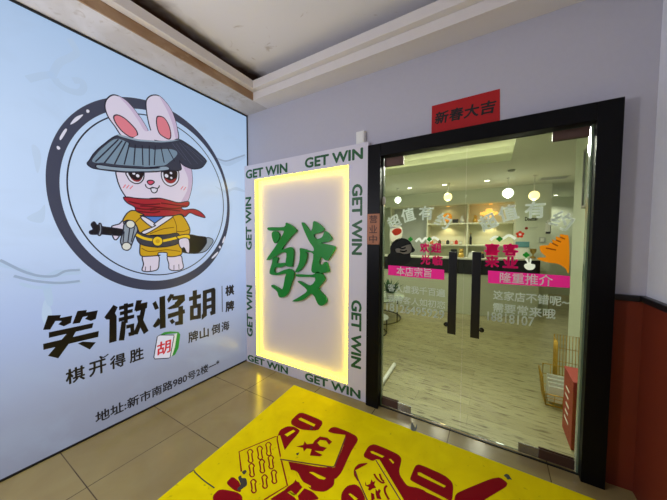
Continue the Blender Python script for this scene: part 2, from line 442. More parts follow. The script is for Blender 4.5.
# cornices with a hidden recess behind the lip
sf = MB().box(-0.10, 0.33, -4.6, YB, 2.955, 3.03)
trim_l = struct('trim_1', sf, 'soffit_stain')
struct('cornice_fascia', MB().box(0.33, 0.342, -4.6, -0.162, 2.950, 3.028), 'fascia_stain', trim_l)
struct('cornice_lip', MB().box(0.33, 0.40, -4.6, -0.15, 3.03, 3.045, 0.004).box(0.385, 0.40, -4.6, -0.20, 3.04, 3.11, 0.003), 'cornice', trim_l)
trim_b = struct('trim_2', MB().box(0.33, XR, -0.15, YB, 2.955, 3.03), 'cornice')
struct('cornice_fascia', MB().box(0.33, XR, -0.162, -0.15, 2.950, 3.028), 'cornice', trim_b)
struct('cornice_lip', MB().box(0.385, XR, -0.215, -0.15, 3.03, 3.045, 0.004).box(0.385, XR, -0.215, -0.20, 3.04, 3.11, 0.003), 'cornice', trim_b)
# wainscot and rail to the right of the door
wr = struct('trim_3', MB().box(3.153, XR, YB-0.015, YB, 0, 1.14).box(XR-0.015, XR, -4.6, YB-0.015, 0, 1.14), 'wainscot')
struct('chair_rail', MB().box(3.153, XR-0.03, YB-0.03, YB, 1.14, 1.175, 0.004).box(XR-0.03, XR, -4.6, YB, 1.14, 1.175, 0.004), 'rail', wr)
# black frame round the door
fr = MB().box(1.60, 1.715, -0.033, 0.078, 0, 2.30, 0.003).box(3.05, 3.160, -0.033, 0.078, 0, 2.30, 0.003).box(1.715, 3.05, -0.033, 0.078, 2.195, 2.30, 0.003)
df = struct('trim_4', fr, 'frame')
struct('threshold', MB().box(1.715, 3.05, 0.018, 0.030, 0.0, 0.006), 'black', df)
struct('jamb_seal_strip', MB().box(3.040, 3.0505, 0.030, 0.074, 0.0, 2.19).box(1.7145, 1.722, 0.034, 0.074, 0.0, 2.19), 'glass_edge', df)
# flaking paint patch on the ceiling
fl = MB(); random.seed(4)
for cx_, cy_, rr in ((0.78, -1.05, 0.055), (0.84, -1.13, 0.045), (0.90, -0.98, 0.03)):
    n = 11; pts = [(cx_+rr*(0.6+0.6*random.random())*math.cos(2*PI*i/n), cy_+rr*(0.6+0.6*random.random())*math.sin(2*PI*i/n)) for i in range(n)]
    fl.prism(pts, lambda p, k: (p[0], p[1], 3.2195-0.012*k*(1+math.sin(40*p[0]))))
struct('paint_flake', fl, 'soffit_stain', ceil_o)

# ------------------------------------------------------------------ shop interior shell
struct('floor', MB().box(-0.6, 5.2, 0.07, 7.2, -0.08, 0), 'wood')
struct('wall_far', MB().box(-0.6, 3.515, 4.98, 5.10, 0, 2.9).box(3.40, 3.515, 5.10, 7.0, 0, 2.9).box(3.40, 5.2, 7.0, 7.12, 0, 2.9), 'int_wall')
struct('wall_inner_left', MB().box(-0.72, -0.6, 0.158, 5.1, 0, 2.9), 'int_wall')
struct('wall_inner_right', MB().box(3.30, 3.42, 0.158, 1.75, 0, 2.9).box(3.42, 5.2, 1.63, 1.75, 0, 2.9).box(5.2, 5.32, 1.63, 7.12, 0, 2.9), 'int_wall')
struct('wall_front', MB().box(-0.72, 1.60, 0.16, 0.17, 0, 2.9).box(3.153, 3.3, 0.16, 0.17, 0, 2.9).box(1.60, 3.153, 0.16, 0.17, 2.30, 2.9), 'int_wall')
# pier with the shop lettering
struct('wall_pier', MB().box(2.935, 3.515, 4.60, 4.98, 0, 2.6), 'int_wall')
TX0, TX1, TY0, TY1 = -0.1, 2.76, 0.75, 2.38
cl = MB().box(-0.72, TX0, 0.158, 7.12, 2.6, 2.66).box(TX1, 5.32, 0.158, 7.12, 2.6, 2.66).box(TX0, TX1, 0.158, TY0, 2.6, 2.66).box(TX0, TX1, TY1, 7.12, 2.6, 2.66)
cl.box(-0.72, 5.32, 0.158, 7.12, 2.86, 2.92)
ci = struct('ceiling', cl, 'int_ceiling')
tm = MB()
for x0, x1, y0, y1 in ((TX0-0.02, TX0+0.0, TY0, TY1), (TX1, TX1+0.02, TY0, TY1), (TX0, TX1, TY0-0.02, TY0), (TX0, TX1, TY1, TY1+0.02)): tm.box(x0, x1, y0, y1, 2.66, 2.72)
tm.box(TX0-0.03, TX1+0.03, TY1-0.03, TY1, 2.60, 2.625).box(TX1-0.03, TX1, TY0, TY1, 2.60, 2.625)
for x0, x1, y0, y1 in ((TX0-0.20, TX0-0.17, TY0-0.2, TY1+0.2), (TX1+0.17, TX1+0.20, TY0-0.2, TY1+0.2), (TX0-0.17, TX1+0.17, TY0-0.2, TY0-0.17), (TX0-0.17, TX1+0.17, TY1+0.17, TY1+0.2)): tm.box(x0, x1, y0, y1, 2.66, 2.86)
struct('tray_moulding', tm, 'int_ceiling', ci)
cv = MB()
cv.box(TX0-0.12, TX0-0.09, TY0, TY1, 2.665, 2.685).box(TX1+0.09, TX1+0.12, TY0, TY1, 2.665, 2.685).box(TX0, TX1, TY1+0.09, TY1+0.12, 2.665, 2.685).box(TX0, TX1, TY0-0.12, TY0-0.09, 2.665, 2.685)
struct('cove_light', cv, 'cove', ci)

ART = {
 'ear_left': [(-1.2072,2.3082),(-1.2494,2.3656),(-1.2881,2.418),(-1.308,2.4759),(-1.3066,2.5239),(-1.2888,2.5673),(-1.2579,2.6027),(-1.2219,2.6116),(-1.1746,2.599),(-1.1315,2.5668),(-1.0929,2.5246),(-1.0532,2.4744),(-1.0185,2.4136),(-1.0139,2.3547),(-1.133,2.3039)],
 'ear_left_in': [(-1.2553,2.4427),(-1.2312,2.4618),(-1.1893,2.4556),(-1.1464,2.4274),(-1.108,2.3896),(-1.0974,2.3542),(-1.1153,2.3289),(-1.1494,2.318),(-1.1978,2.34),(-1.2336,2.3773),(-1.2531,2.4131)],
 'ear_right': [(-0.9915,2.4024),(-1.0107,2.4766),(-1.0244,2.5648),(-1.0272,2.6432),(-1.0114,2.6898),(-0.9732,2.7296),(-0.9216,2.7459),(-0.8691,2.7177),(-0.822,2.6666),(-0.7951,2.6054),(-0.7751,2.5329),(-0.766,2.4188),(-0.8912,2.3628),(-0.9828,2.351)],
 'ear_right_in': [(-0.946,2.5481),(-0.926,2.5695),(-0.8862,2.5708),(-0.853,2.5338),(-0.8335,2.4765),(-0.8321,2.4197),(-0.8494,2.3956),(-0.8903,2.401),(-0.9296,2.4231),(-0.9475,2.4858)],
 'crown': [(-1.1328,2.3104),(-1.0248,2.4047),(-1.0123,2.4157),(-0.9872,2.4242),(-0.9877,2.4078),(-0.9704,2.3412),(-1.0148,2.3194)],
 'ear_shade_l': [(-1.2219,2.6116),(-1.1746,2.599),(-1.1315,2.5668),(-1.0929,2.5246),(-1.0532,2.4744),(-1.0185,2.4136),(-1.0489,2.4098),(-1.0941,2.4788),(-1.1487,2.5471),(-1.1962,2.5896)],
 'ear_shade_r': [(-0.9216,2.7459),(-0.8691,2.7177),(-0.822,2.6666),(-0.7951,2.6054),(-0.7751,2.5329),(-0.7659,2.4262),(-0.7892,2.4262),(-0.811,2.5347),(-0.8506,2.6338),(-0.8962,2.706)],
 'hat': [(-1.2304,2.3044),(-1.1103,2.3046),(-1.0146,2.3249),(-0.9183,2.3489),(-0.8216,2.387),(-0.7556,2.4221),(-0.6409,2.389),(-0.5428,2.3382),(-0.488,2.2962),(-0.4884,2.2759),(-0.5369,2.2114),(-0.6213,2.1769),(-0.6928,2.1809),(-0.7354,2.1967),(-0.7602,2.2249),(-0.7424,2.1547),(-0.7772,2.1277),(-0.8561,2.115),(-0.9642,2.0778),(-1.0881,2.0476),(-1.0582,2.0538),(-1.1848,2.0272),(-1.2795,2.0171),(-1.3672,2.0125),(-1.404,2.016),(-1.4259,2.0376),(-1.4116,2.067),(-1.3825,2.1268),(-1.3234,2.2085)],
 'hat_light': [(-1.2469,2.272),(-1.1674,2.2652),(-1.1572,2.2325),(-0.9912,2.2668),(-0.9851,2.2617),(-0.8655,2.3024),(-0.7949,2.3078),(-0.778,2.2831),(-0.8037,2.2398),(-0.8473,2.1926),(-0.9101,2.1414),(-1.0869,2.0914),(-1.0569,2.1023),(-1.2263,2.0761),(-1.3372,2.0669),(-1.3659,2.0577),(-1.398,2.0645),(-1.3735,2.1175),(-1.324,2.1905)],
 'hat_brim': [(-1.371,2.0447),(-1.2785,2.0516),(-1.1728,2.0656),(-1.033,2.0902),(-0.9306,2.1199),(-1.0142,2.1011),(-0.883,2.1448),(-0.856,2.1194),(-0.9641,2.0805),(-1.088,2.0502),(-1.0581,2.0579),(-1.1847,2.031),(-1.2794,2.0208),(-1.3653,2.0153)],
 'hat_rim': [(-1.2305,2.3006),(-1.1104,2.3006),(-1.0147,2.3208),(-0.9184,2.3447),(-0.8217,2.3827),(-0.7557,2.4191),(-0.8214,2.3943),(-0.9181,2.3573),(-1.0144,2.3343),(-1.11,2.315),(-1.2197,2.3141)],
 'hat_stripes': [[(-1.2313,2.2732),(-1.3797,2.0632)],[(-1.2082,2.2704),(-1.3276,2.0644)],[(-1.1836,2.2692),(-1.2627,2.0725)],[(-1.1563,2.2686),(-1.1995,2.0849)],[(-1.117,2.2675),(-1.1329,2.0966)],[(-1.0667,2.2772),(-1.0663,2.1094)],[(-1.0131,2.2903),(-1.0174,2.1194)],[(-0.9649,2.3044),(-0.9782,2.1312)],[(-0.9194,2.3039),(-0.8959,2.173)],[(-0.8651,2.3167),(-0.8045,2.206)]],
 'hat_stripes2': [[(-0.8221,2.3652),(-0.6992,2.2438)],[(-0.786,2.3761),(-0.6447,2.2149)],[(-0.7563,2.3924),(-0.5787,2.2383)],[(-0.7264,2.394),(-0.5271,2.2665)],[(-0.6883,2.3828),(-0.5005,2.2891)]],
 'head': [(-1.2507,2.0233),(-1.2483,1.9616),(-1.2361,1.9138),(-1.2193,1.8724),(-1.1903,1.8255),(-1.1469,1.7855),(-1.0409,1.7811),(-1.0714,1.7779),(-0.9051,1.7957),(-0.7622,1.814),(-0.6923,1.8523),(-0.6589,1.9339),(-0.6391,2.0302),(-0.6374,2.1082),(-0.6488,2.1754),(-0.6999,2.2095),(-0.7525,2.2343),(-0.7695,2.1412),(-0.856,2.1223),(-0.964,2.0847),(-1.058,2.0606),(-1.1846,2.0336)],
 'cheek': [(-0.7525,2.2343),(-0.6999,2.2095),(-0.6488,2.1754),(-0.6374,2.1082),(-0.6391,2.0302),(-0.6589,1.9339),(-0.6923,1.8523),(-0.7543,1.8299),(-0.69,1.9601),(-0.6797,2.0691),(-0.7091,2.1469)],
 'eye_l': [(-1.1815,2.0292),(-1.1771,1.9879),(-1.159,1.9617),(-1.1255,1.9482),(-1.0904,1.9596),(-1.0645,1.9964),(-1.0583,2.0485),(-1.0642,2.0539)],
 'iris_l': [(-1.1682,2.032),(-1.1582,1.9915),(-1.133,1.9664),(-1.0983,1.9688),(-1.0739,2.0012),(-1.0678,2.0531)],
 'glow_l': [(-1.1549,1.9922),(-1.1304,1.9774),(-1.0956,1.9839),(-1.0761,2.0075),(-1.0983,1.9688),(-1.133,1.9664)],
 'eye_r': [(-0.9209,2.0799),(-0.9156,2.0245),(-0.8896,1.9866),(-0.8456,1.9725),(-0.8021,1.9974),(-0.7717,2.0443),(-0.7672,2.112),(-0.7846,2.1261),(-0.8421,2.1166),(-0.8978,2.0932)],
 'iris_r': [(-0.9048,2.0833),(-0.8993,2.0347),(-0.8754,2.0034),(-0.8379,1.9985),(-0.8015,2.024),(-0.783,2.0674),(-0.7847,2.1202),(-0.8422,2.1152),(-0.891,2.0947)],
 'glow_r': [(-0.8924,2.036),(-0.8443,2.0235),(-0.7935,2.055),(-0.8089,2.0183),(-0.8379,1.9985),(-0.8754,2.0034)],
 'spark': [[(-1.1347,2.0286)],[(-1.1064,2.0148)],[(-0.8782,2.0602)],[(-0.8385,2.0928)],[(-0.8367,2.0496)]],
 'nose': [(-1.0358,1.9815),(-1.0169,1.9945),(-0.9918,1.9964),(-0.9807,1.9846),(-0.999,1.9635),(-1.0142,1.9567),(-1.0301,1.9649)],
 'mouth': [(-1.0511,1.9558),(-1.0431,1.9328),(-1.0188,1.9232),(-0.9933,1.9383),(-0.9679,1.9313),(-0.9481,1.9414),(-0.9384,1.9641)],
 'tooth': [(-1.0061,1.9293),(-1.0031,1.9009),(-0.9843,1.8913),(-0.962,1.9071),(-0.9613,1.9351)],
 'blush': [[(-1.21,1.8992),(-1.193,1.9274)],[(-1.1883,1.8988),(-1.1688,1.9277)],[(-1.1641,1.8975),(-1.1431,1.9269)],[(-0.7514,1.9582),(-0.7279,1.9921)],[(-0.7257,1.9546),(-0.7018,1.9888)]],
 'scarf': [(-1.2099,1.8229),(-1.1793,1.8295),(-1.123,1.8277),(-1.0396,1.833),(-0.9636,1.8454),(-1.0209,1.8381),(-0.9438,1.8507),(-0.8627,1.8423),(-0.7767,1.8303),(-0.6876,1.8528),(-0.6756,1.8264),(-0.7014,1.799),(-0.7507,1.788),(-0.7253,1.7677),(-0.6542,1.782),(-0.6051,1.7802),(-0.5463,1.7533),(-0.5106,1.7071),(-0.6063,1.7246),(-0.671,1.7431),(-0.719,1.704),(-0.7567,1.724),(-0.8378,1.703),(-0.974,1.6876),(-1.0976,1.6842),(-1.0675,1.6945),(-1.1235,1.7194),(-1.1364,1.7538),(-1.1807,1.7778),(-1.204,1.802)],
 'folds': [[(-1.1802,1.7946),(-1.0653,1.7812),(-0.9384,1.802)],[(-1.1309,1.7478),(-1.0419,1.7428),(-0.9391,1.7736)],[(-1.0954,1.7673),(-0.9719,1.7703),(-0.8362,1.7693),(-0.7553,1.7845)],[(-1.0235,1.7377),(-0.9061,1.7555),(-0.7635,1.7536)],[(-1.1143,1.7202),(-1.0052,1.7186),(-0.9401,1.7353)],[(-0.9316,1.8098),(-0.8354,1.8061),(-0.7013,1.8021)]],
 'robe': [(-1.1315,1.7247),(-1.1827,1.7046),(-1.2146,1.6534),(-1.2175,1.6276),(-1.1844,1.6423),(-1.1399,1.6251),(-1.1127,1.5597),(-1.0988,1.5062),(-1.1041,1.4389),(-1.1028,1.3524),(-1.0399,1.3406),(-0.9498,1.3441),(-0.9662,1.3478),(-0.9551,1.3687),(-0.8916,1.3628),(-0.8855,1.3303),(-0.8142,1.3262),(-0.7538,1.3518),(-0.7668,1.4469),(-0.7952,1.5076),(-0.6909,1.5283),(-0.6707,1.5786),(-0.6931,1.64),(-0.7382,1.7064),(-0.7904,1.7177),(-0.9674,1.6929)],
 'robe_lines': [[(-0.8273,1.6927),(-0.8002,1.6125),(-0.8024,1.5151)],[(-1.0256,1.5343),(-0.9205,1.5789),(-0.8224,1.5967)],[(-1.0929,1.4116),(-1.0388,1.3822),(-0.9487,1.3855)],[(-0.952,1.3857),(-0.884,1.3903),(-0.7686,1.3708)],[(-1.1341,1.6254),(-1.0858,1.6817)],[(-0.8014,1.56),(-0.7338,1.5616),(-0.6705,1.5864)]],
 'collar_blue': [(-1.0703,1.6801),(-0.8932,1.6954),(-0.9322,1.6499),(-0.9919,1.6159),(-0.9846,1.6246)],
 'collar_r': [(-0.8932,1.6954),(-0.8271,1.7001),(-0.9194,1.6248),(-1.0252,1.5509),(-1.0718,1.5309),(-1.0832,1.5537),(-0.9825,1.6051),(-0.9917,1.6215)],
 'collar_l': [(-1.0888,1.6613),(-1.0679,1.6803),(-0.9821,1.6219),(-1.0084,1.5929)],
 'belt': [(-1.1359,1.5591),(-1.1072,1.5465),(-1.0477,1.5202),(-0.9455,1.5169),(-1.0259,1.5204),(-0.8945,1.5275),(-0.7871,1.5408),(-0.7816,1.4547),(-0.8692,1.4236),(-0.9645,1.416),(-0.9743,1.4163),(-1.0743,1.4355),(-1.1208,1.4727)],
 'rope': [[(-1.1287,1.5261),(-1.0727,1.4955),(-0.996,1.4787)],[(-0.934,1.4697),(-0.8678,1.4838),(-0.7924,1.5031)]],
 'buckle': [(-0.9664,1.47)],
 'hilt': [(-1.427,1.546),(-1.4065,1.5619),(-1.4164,1.597),(-1.3993,1.6179),(-1.3841,1.5948),(-1.3603,1.5995),(-1.3511,1.5841),(-1.2192,1.5635),(-1.2151,1.5186),(-1.3528,1.527),(-1.372,1.5267),(-1.4204,1.5261)],
 'hilt_ring': [(-1.3716,1.6038),(-1.3602,1.6043),(-1.3555,1.5658),(-1.3645,1.5196),(-1.3796,1.523),(-1.3689,1.5654)],
 'guard': [(-1.2127,1.606),(-1.1844,1.6423),(-1.1456,1.6248),(-1.1182,1.5729),(-1.143,1.506),(-1.1772,1.4142),(-1.202,1.3981),(-1.2253,1.4209),(-1.2409,1.4737),(-1.2219,1.5442)],
 'guard_bars': [[(-1.1721,1.6039),(-1.1956,1.4304)],[(-1.1409,1.5855),(-1.1668,1.4665)],[(-1.2142,1.5508),(-1.2242,1.4607)]],
 'guard_dots': [[(-1.1685,1.6106)],[(-1.2011,1.4306)]],
 'hand_l': [(-1.2916,1.5901),(-1.2446,1.6097),(-1.2194,1.6339),(-1.2104,1.5701),(-1.2215,1.5596),(-1.2821,1.568)],
 'hand_l2': [(-1.2884,1.5241),(-1.2822,1.4904),(-1.2658,1.4853),(-1.247,1.5208)],
 'scabbard': [(-0.6957,1.5236),(-0.5897,1.5166),(-0.4943,1.5007),(-0.5008,1.4427),(-0.5725,1.3626),(-0.6564,1.3471),(-0.7535,1.3671),(-0.7676,1.4135)],
 'scab_tip': [(-0.4943,1.5007),(-0.4341,1.489),(-0.4274,1.45),(-0.515,1.3602),(-0.6434,1.3449),(-0.5725,1.3626),(-0.5008,1.4427)],
 'hand_r': [(-0.7734,1.4895),(-0.6886,1.4894),(-0.6818,1.3641),(-0.7104,1.3591),(-0.7342,1.4064),(-0.7574,1.3979),(-0.782,1.4396)],
 'cuff': [(-0.798,1.5151),(-0.6907,1.5345),(-0.6726,1.4925),(-0.7279,1.4817),(-0.7808,1.4895)],
 'foot_l': [(-1.0827,1.3458),(-1.0821,1.2747),(-1.0942,1.228),(-1.074,1.2122),(-1.0308,1.2076),(-0.9727,1.2199),(-0.9593,1.2788),(-0.967,1.3421)],
 'foot_r': [(-0.8826,1.3345),(-0.876,1.2575),(-0.8715,1.2098),(-0.81,1.1916),(-0.7464,1.2081),(-0.7525,1.278),(-0.7695,1.3312)],
 'toes': [[(-1.0669,1.2528),(-1.0702,1.2187)],[(-1.0296,1.2564),(-1.0307,1.2118)],[(-0.8306,1.2463),(-0.8317,1.2013)],[(-0.7864,1.2501),(-0.7844,1.2042)]],
 'ring_marks': [[(-1.4188,2.4237),(-1.4097,2.4316),(-1.401,2.4237),(-1.4058,2.4104),(-1.417,2.4074)],[(-1.5079,2.2894),(-1.4934,2.3249),(-1.4715,2.3581),(-1.4374,2.3852),(-1.4558,2.3501),(-1.4834,2.3121)],[(-1.5653,2.178),(-1.5502,2.2205),(-1.5333,2.2518),(-1.5265,2.2447),(-1.5407,2.206),(-1.5598,2.1663)],[(-1.5807,2.1172),(-1.5728,2.1221),(-1.5634,2.1114),(-1.5697,2.0989),(-1.5793,2.1016)],[(-0.3112,1.4431),(-0.3046,1.4747),(-0.2774,1.5206),(-0.2736,1.5011),(-0.2908,1.4534)],[(-0.3556,1.4022),(-0.3416,1.4157),(-0.326,1.3978),(-0.3402,1.3843)],[(-0.4418,1.2893),(-0.4053,1.3248),(-0.3682,1.3506),(-0.3646,1.3366),(-0.3922,1.3069),(-0.4307,1.2818)]],
 'ring_out': [(-1.6365,1.9602),(-1.6033,2.1264),(-1.54,2.294),(-1.4538,2.4165),(-1.3378,2.5369),(-1.0932,2.6762),(-0.9159,2.7131),(-0.2709,2.1356),(-0.2155,2.0042),(-0.1929,1.8463),(-0.2214,1.665),(-0.287,1.4679),(-0.4085,1.2808),(-0.68,1.1543),(-0.914,1.0799),(-1.1133,1.0881),(-1.3043,1.1423),(-1.3992,1.2409),(-1.4854,1.372),(-1.5709,1.6211),(-1.6235,1.7847)],
 'ring_in': [(-1.573,1.9609),(-1.5468,2.0755),(-1.4806,2.2327),(-1.3892,2.3638),(-1.3042,2.4551),(-1.1105,2.5643),(-0.7901,2.5874),(-0.4957,2.4172),(-0.2474,1.9644),(-0.2402,1.7885),(-0.2845,1.6091),(-0.3672,1.434),(-0.4828,1.2856),(-0.776,1.2129),(-0.9709,1.16),(-1.1263,1.1578),(-1.197,1.1793),(-1.3015,1.2428),(-1.396,1.3491),(-1.482,1.4815),(-1.5381,1.7065),(-1.5719,1.8258)],
 'ring_line': [(-1.5359,1.9416),(-1.5175,2.042),(-1.4604,2.1972),(-1.3787,2.3315),(-1.2929,2.4222),(-1.0972,2.5254),(-0.8182,2.5321),(-0.55,2.4016),(-0.3445,2.1219),(-0.2934,2.0102),(-0.2828,1.9247),(-0.2921,1.7491),(-0.345,1.5725),(-0.4437,1.4016),(-0.6566,1.3008),(-0.867,1.2216),(-1.0344,1.1896),(-1.0806,1.1923),(-1.1954,1.2383),(-1.2993,1.3179),(-1.3937,1.4271),(-1.4793,1.5735),(-1.5259,1.7704)],
 'title': [[(-1.6586,0.9762),(-1.5963,0.9647),(-1.6019,0.9451),(-1.5388,0.946),(-1.5477,0.8951),(-1.5839,0.8811),(-1.6111,0.9029),(-1.5927,0.9217),(-1.6239,0.9301),(-1.6505,0.8783),(-1.6838,0.8855)],[(-1.5104,0.9724),(-1.4589,0.9677),(-1.4628,0.9507),(-1.3959,0.9499),(-1.4096,0.8876),(-1.4388,0.8802),(-1.472,0.904),(-1.4547,0.9219),(-1.4826,0.9215),(-1.5002,0.882),(-1.5396,0.8857)],[(-1.6576,0.8612),(-1.4244,0.8611),(-1.4324,0.8254),(-1.6588,0.8233)],[(-1.6868,0.7918),(-1.3946,0.7912),(-1.3995,0.7465),(-1.6863,0.7509)],[(-1.5651,0.8328),(-1.5178,0.8358),(-1.5571,0.7584),(-1.6185,0.667),(-1.6674,0.7028)],[(-1.5155,0.7354),(-1.488,0.7409),(-1.4148,0.71),(-1.4508,0.6677)],[(-1.3586,0.8882),(-1.2989,0.9712),(-1.2715,0.9472),(-1.2905,0.9028),(-1.2808,0.8747),(-1.2864,0.676),(-1.3348,0.6757),(-1.3275,0.8613),(-1.3474,0.8665)],[(-1.2629,0.9505),(-1.1634,0.9594),(-1.1643,0.9286),(-1.2638,0.9196)],[(-1.2303,0.9642),(-1.2028,0.9663),(-1.2072,0.8028),(-1.2347,0.8038)],[(-1.2589,0.9055),(-1.1705,0.9098),(-1.1713,0.8805),(-1.2597,0.8758)],[(-1.2676,0.8584),(-1.1603,0.8603),(-1.1611,0.8307),(-1.2685,0.8262)],[(-1.2504,0.8252),(-1.2177,0.8242),(-1.2284,0.7161),(-1.2363,0.6657),(-1.2727,0.6753)],[(-1.2188,0.7861),(-1.1623,0.7864),(-1.165,0.6854),(-1.2047,0.6887),(-1.2061,0.7198),(-1.1904,0.7204),(-1.1917,0.7557),(-1.2196,0.7559)],[(-1.1422,0.9752),(-1.0997,0.9694),(-1.1306,0.8843),(-1.1595,0.8911)],[(-1.129,0.9426),(-1.0588,0.9444),(-1.0639,0.8924),(-1.1483,0.879),(-1.1475,0.9059)],[(-1.1033,0.9234),(-1.0696,0.9118),(-1.0945,0.7995),(-1.1382,0.6852),(-1.1764,0.6917),(-1.1329,0.796)],[(-1.1433,0.8465),(-1.1138,0.846),(-1.0566,0.6907),(-1.0942,0.6714),(-1.1334,0.7756)],[(-1.0216,0.9226),(-0.9927,0.9408),(-0.9682,0.8678),(-1.0012,0.861)],[(-0.9631,0.9681),(-0.9142,0.9735),(-0.9158,0.678),(-0.9662,0.678)],[(-1.0241,0.721),(-0.9769,0.7858),(-0.9576,0.7545),(-0.9693,0.7154),(-1.0053,0.7011)],[(-0.8985,0.9335),(-0.8692,0.9801),(-0.8335,0.9691),(-0.8457,0.9456),(-0.8853,0.8981)],[(-0.8512,0.9542),(-0.7359,0.9513),(-0.7326,0.8927),(-0.8041,0.8365),(-0.8797,0.8371),(-0.9005,0.8523),(-0.8327,0.8794),(-0.8023,0.9144),(-0.8521,0.9168)],[(-0.8324,0.89),(-0.813,0.9012),(-0.7943,0.8743),(-0.814,0.8602)],[(-0.8948,0.7989),(-0.7392,0.8077),(-0.7354,0.7675),(-0.8958,0.7544)],[(-0.7994,0.8447),(-0.7538,0.8455),(-0.758,0.6634),(-0.8331,0.6738),(-0.8323,0.7072),(-0.8011,0.7064)],[(-0.8823,0.7313),(-0.8533,0.7432),(-0.8323,0.7072),(-0.8617,0.6925)],[(-0.694,0.9167),(-0.5687,0.9258),(-0.5696,0.8846),(-0.6949,0.8771)],[(-0.6555,0.9736),(-0.6105,0.9757),(-0.6141,0.8034),(-0.6592,0.8038)],[(-0.6863,0.8275),(-0.6471,0.827),(-0.6502,0.6819),(-0.6895,0.6827)],[(-0.6101,0.832),(-0.5707,0.8319),(-0.5739,0.675),(-0.6135,0.6754)],[(-0.6863,0.8275),(-0.5707,0.8302),(-0.5714,0.7939),(-0.6871,0.7909)],[(-0.6887,0.7209),(-0.5731,0.7147),(-0.5739,0.675),(-0.6895,0.6843)],[(-0.5489,0.9554),(-0.5024,0.9593),(-0.5079,0.6866),(-0.5656,0.6561),(-0.5681,0.7018),(-0.5537,0.7232)],[(-0.4546,0.9651),(-0.4169,0.9676),(-0.402,0.9444),(-0.407,0.6822),(-0.464,0.6756),(-0.4743,0.7176),(-0.4556,0.7234)],[(-0.5489,0.9554),(-0.4169,0.9676),(-0.4177,0.9245),(-0.5497,0.9141)],[(-0.5206,0.8634),(-0.4377,0.8712),(-0.4384,0.8334),(-0.5213,0.8266)],[(-0.522,0.7914),(-0.4392,0.7956),(-0.4399,0.7578),(-0.5228,0.7528)]],
 'title_bar': [(-0.3269,0.971),(-0.3168,0.9712),(-0.318,0.6801),(-0.3281,0.6808)],
 'tile_face': [(-0.9896,0.616),(-0.968,0.6247),(-0.847,0.5864),(-0.8447,0.5734),(-0.8851,0.3883),(-0.9004,0.3861),(-1.0142,0.4232),(-1.0219,0.4417)],
 'tile_side': [(-0.847,0.5864),(-0.8153,0.5956),(-0.8393,0.4692),(-0.8644,0.3992),(-0.894,0.3864),(-0.8851,0.3883)],
 'tile_green': [(-0.968,0.6247),(-0.929,0.6387),(-0.8755,0.6304),(-0.8044,0.6033),(-0.7863,0.5728),(-0.8053,0.4501),(-0.8384,0.3961),(-0.8685,0.3899),(-0.8393,0.4692),(-0.8153,0.5956)],
 'swirl': [[(-1.4941,2.8781),(-1.4591,2.81),(-1.4854,2.7623),(-1.5476,2.6876),(-1.5788,2.6082),(-1.5914,2.5675)],[(-1.5793,2.5923),(-1.6357,2.5558),(-1.7,2.5009)],[(-1.5766,2.5702),(-1.558,2.5401),(-1.5111,2.5223),(-1.4549,2.5319),(-1.4277,2.578),(-1.4395,2.6175),(-1.4842,2.6003)]],
 'ridge': [[(-1.8482,1.3662),(-1.8209,1.3511),(-1.7861,1.3168),(-1.7418,1.2988),(-1.7039,1.262),(-1.6636,1.2501),(-1.6029,1.2801),(-1.5306,1.2677),(-1.4881,1.2816),(-1.4894,1.2373),(-1.5502,1.2367),(-1.622,1.228),(-1.6728,1.22),(-1.7204,1.2405),(-1.7652,1.2783),(-1.8082,1.3054),(-1.8495,1.327)],[(-1.7672,1.2166),(-1.6904,1.1818),(-1.6054,1.201),(-1.4909,1.1904),(-1.4915,1.1695),(-1.6062,1.1763),(-1.6911,1.1604),(-1.768,1.1938)],[(-1.6744,1.1721),(-1.6408,1.1741),(-1.6307,1.0616),(-1.6486,1.0359),(-1.6644,1.0686)],[(-0.4067,2.3496),(-0.2985,2.3561),(-0.2227,2.3423),(-0.1145,2.4137),(0.0151,2.4935),(0.0144,2.4466),(-0.1155,2.3571),(-0.2234,2.2983),(-0.3241,2.3071)],[(-0.389,2.0506),(-0.254,2.0293),(-0.1199,2.0841),(-0.0061,2.0676),(-0.0064,2.044),(-0.148,2.0457),(-0.2546,1.9963)]],
 'ridge_line': [[(-1.8482,1.3641),(-1.8029,1.3236),(-1.751,1.2806),(-1.6867,1.2472),(-1.6171,1.2387),(-1.5619,1.2671),(-1.4885,1.2666)],[(-1.797,1.2606),(-1.7099,1.2172),(-1.5943,1.1874),(-1.491,1.187)],[(-0.3715,2.3482),(-0.2483,2.347),(-0.1145,2.4137),(0.0149,2.4818)]],
 'motes': [[(-1.6958,2.0899),(-1.6692,2.0862),(-1.6552,2.0206),(-1.6746,1.9186),(-1.6882,1.9893)],[(-1.731,1.6277),(-1.6744,1.6785),(-1.6487,1.7164),(-1.6571,1.6089),(-1.7008,1.5995)],[(-0.8289,3.5372),(-0.7609,3.4528),(-0.71,3.2786),(-0.7649,3.2816),(-0.8152,3.3908)],[(-1.6691,1.0841),(-1.6391,0.996),(-1.6524,0.8761),(-1.6866,0.9671)],[(-0.5319,3.2687),(-0.4025,3.1594),(-0.335,3.0175),(-0.4716,3.0653)]],
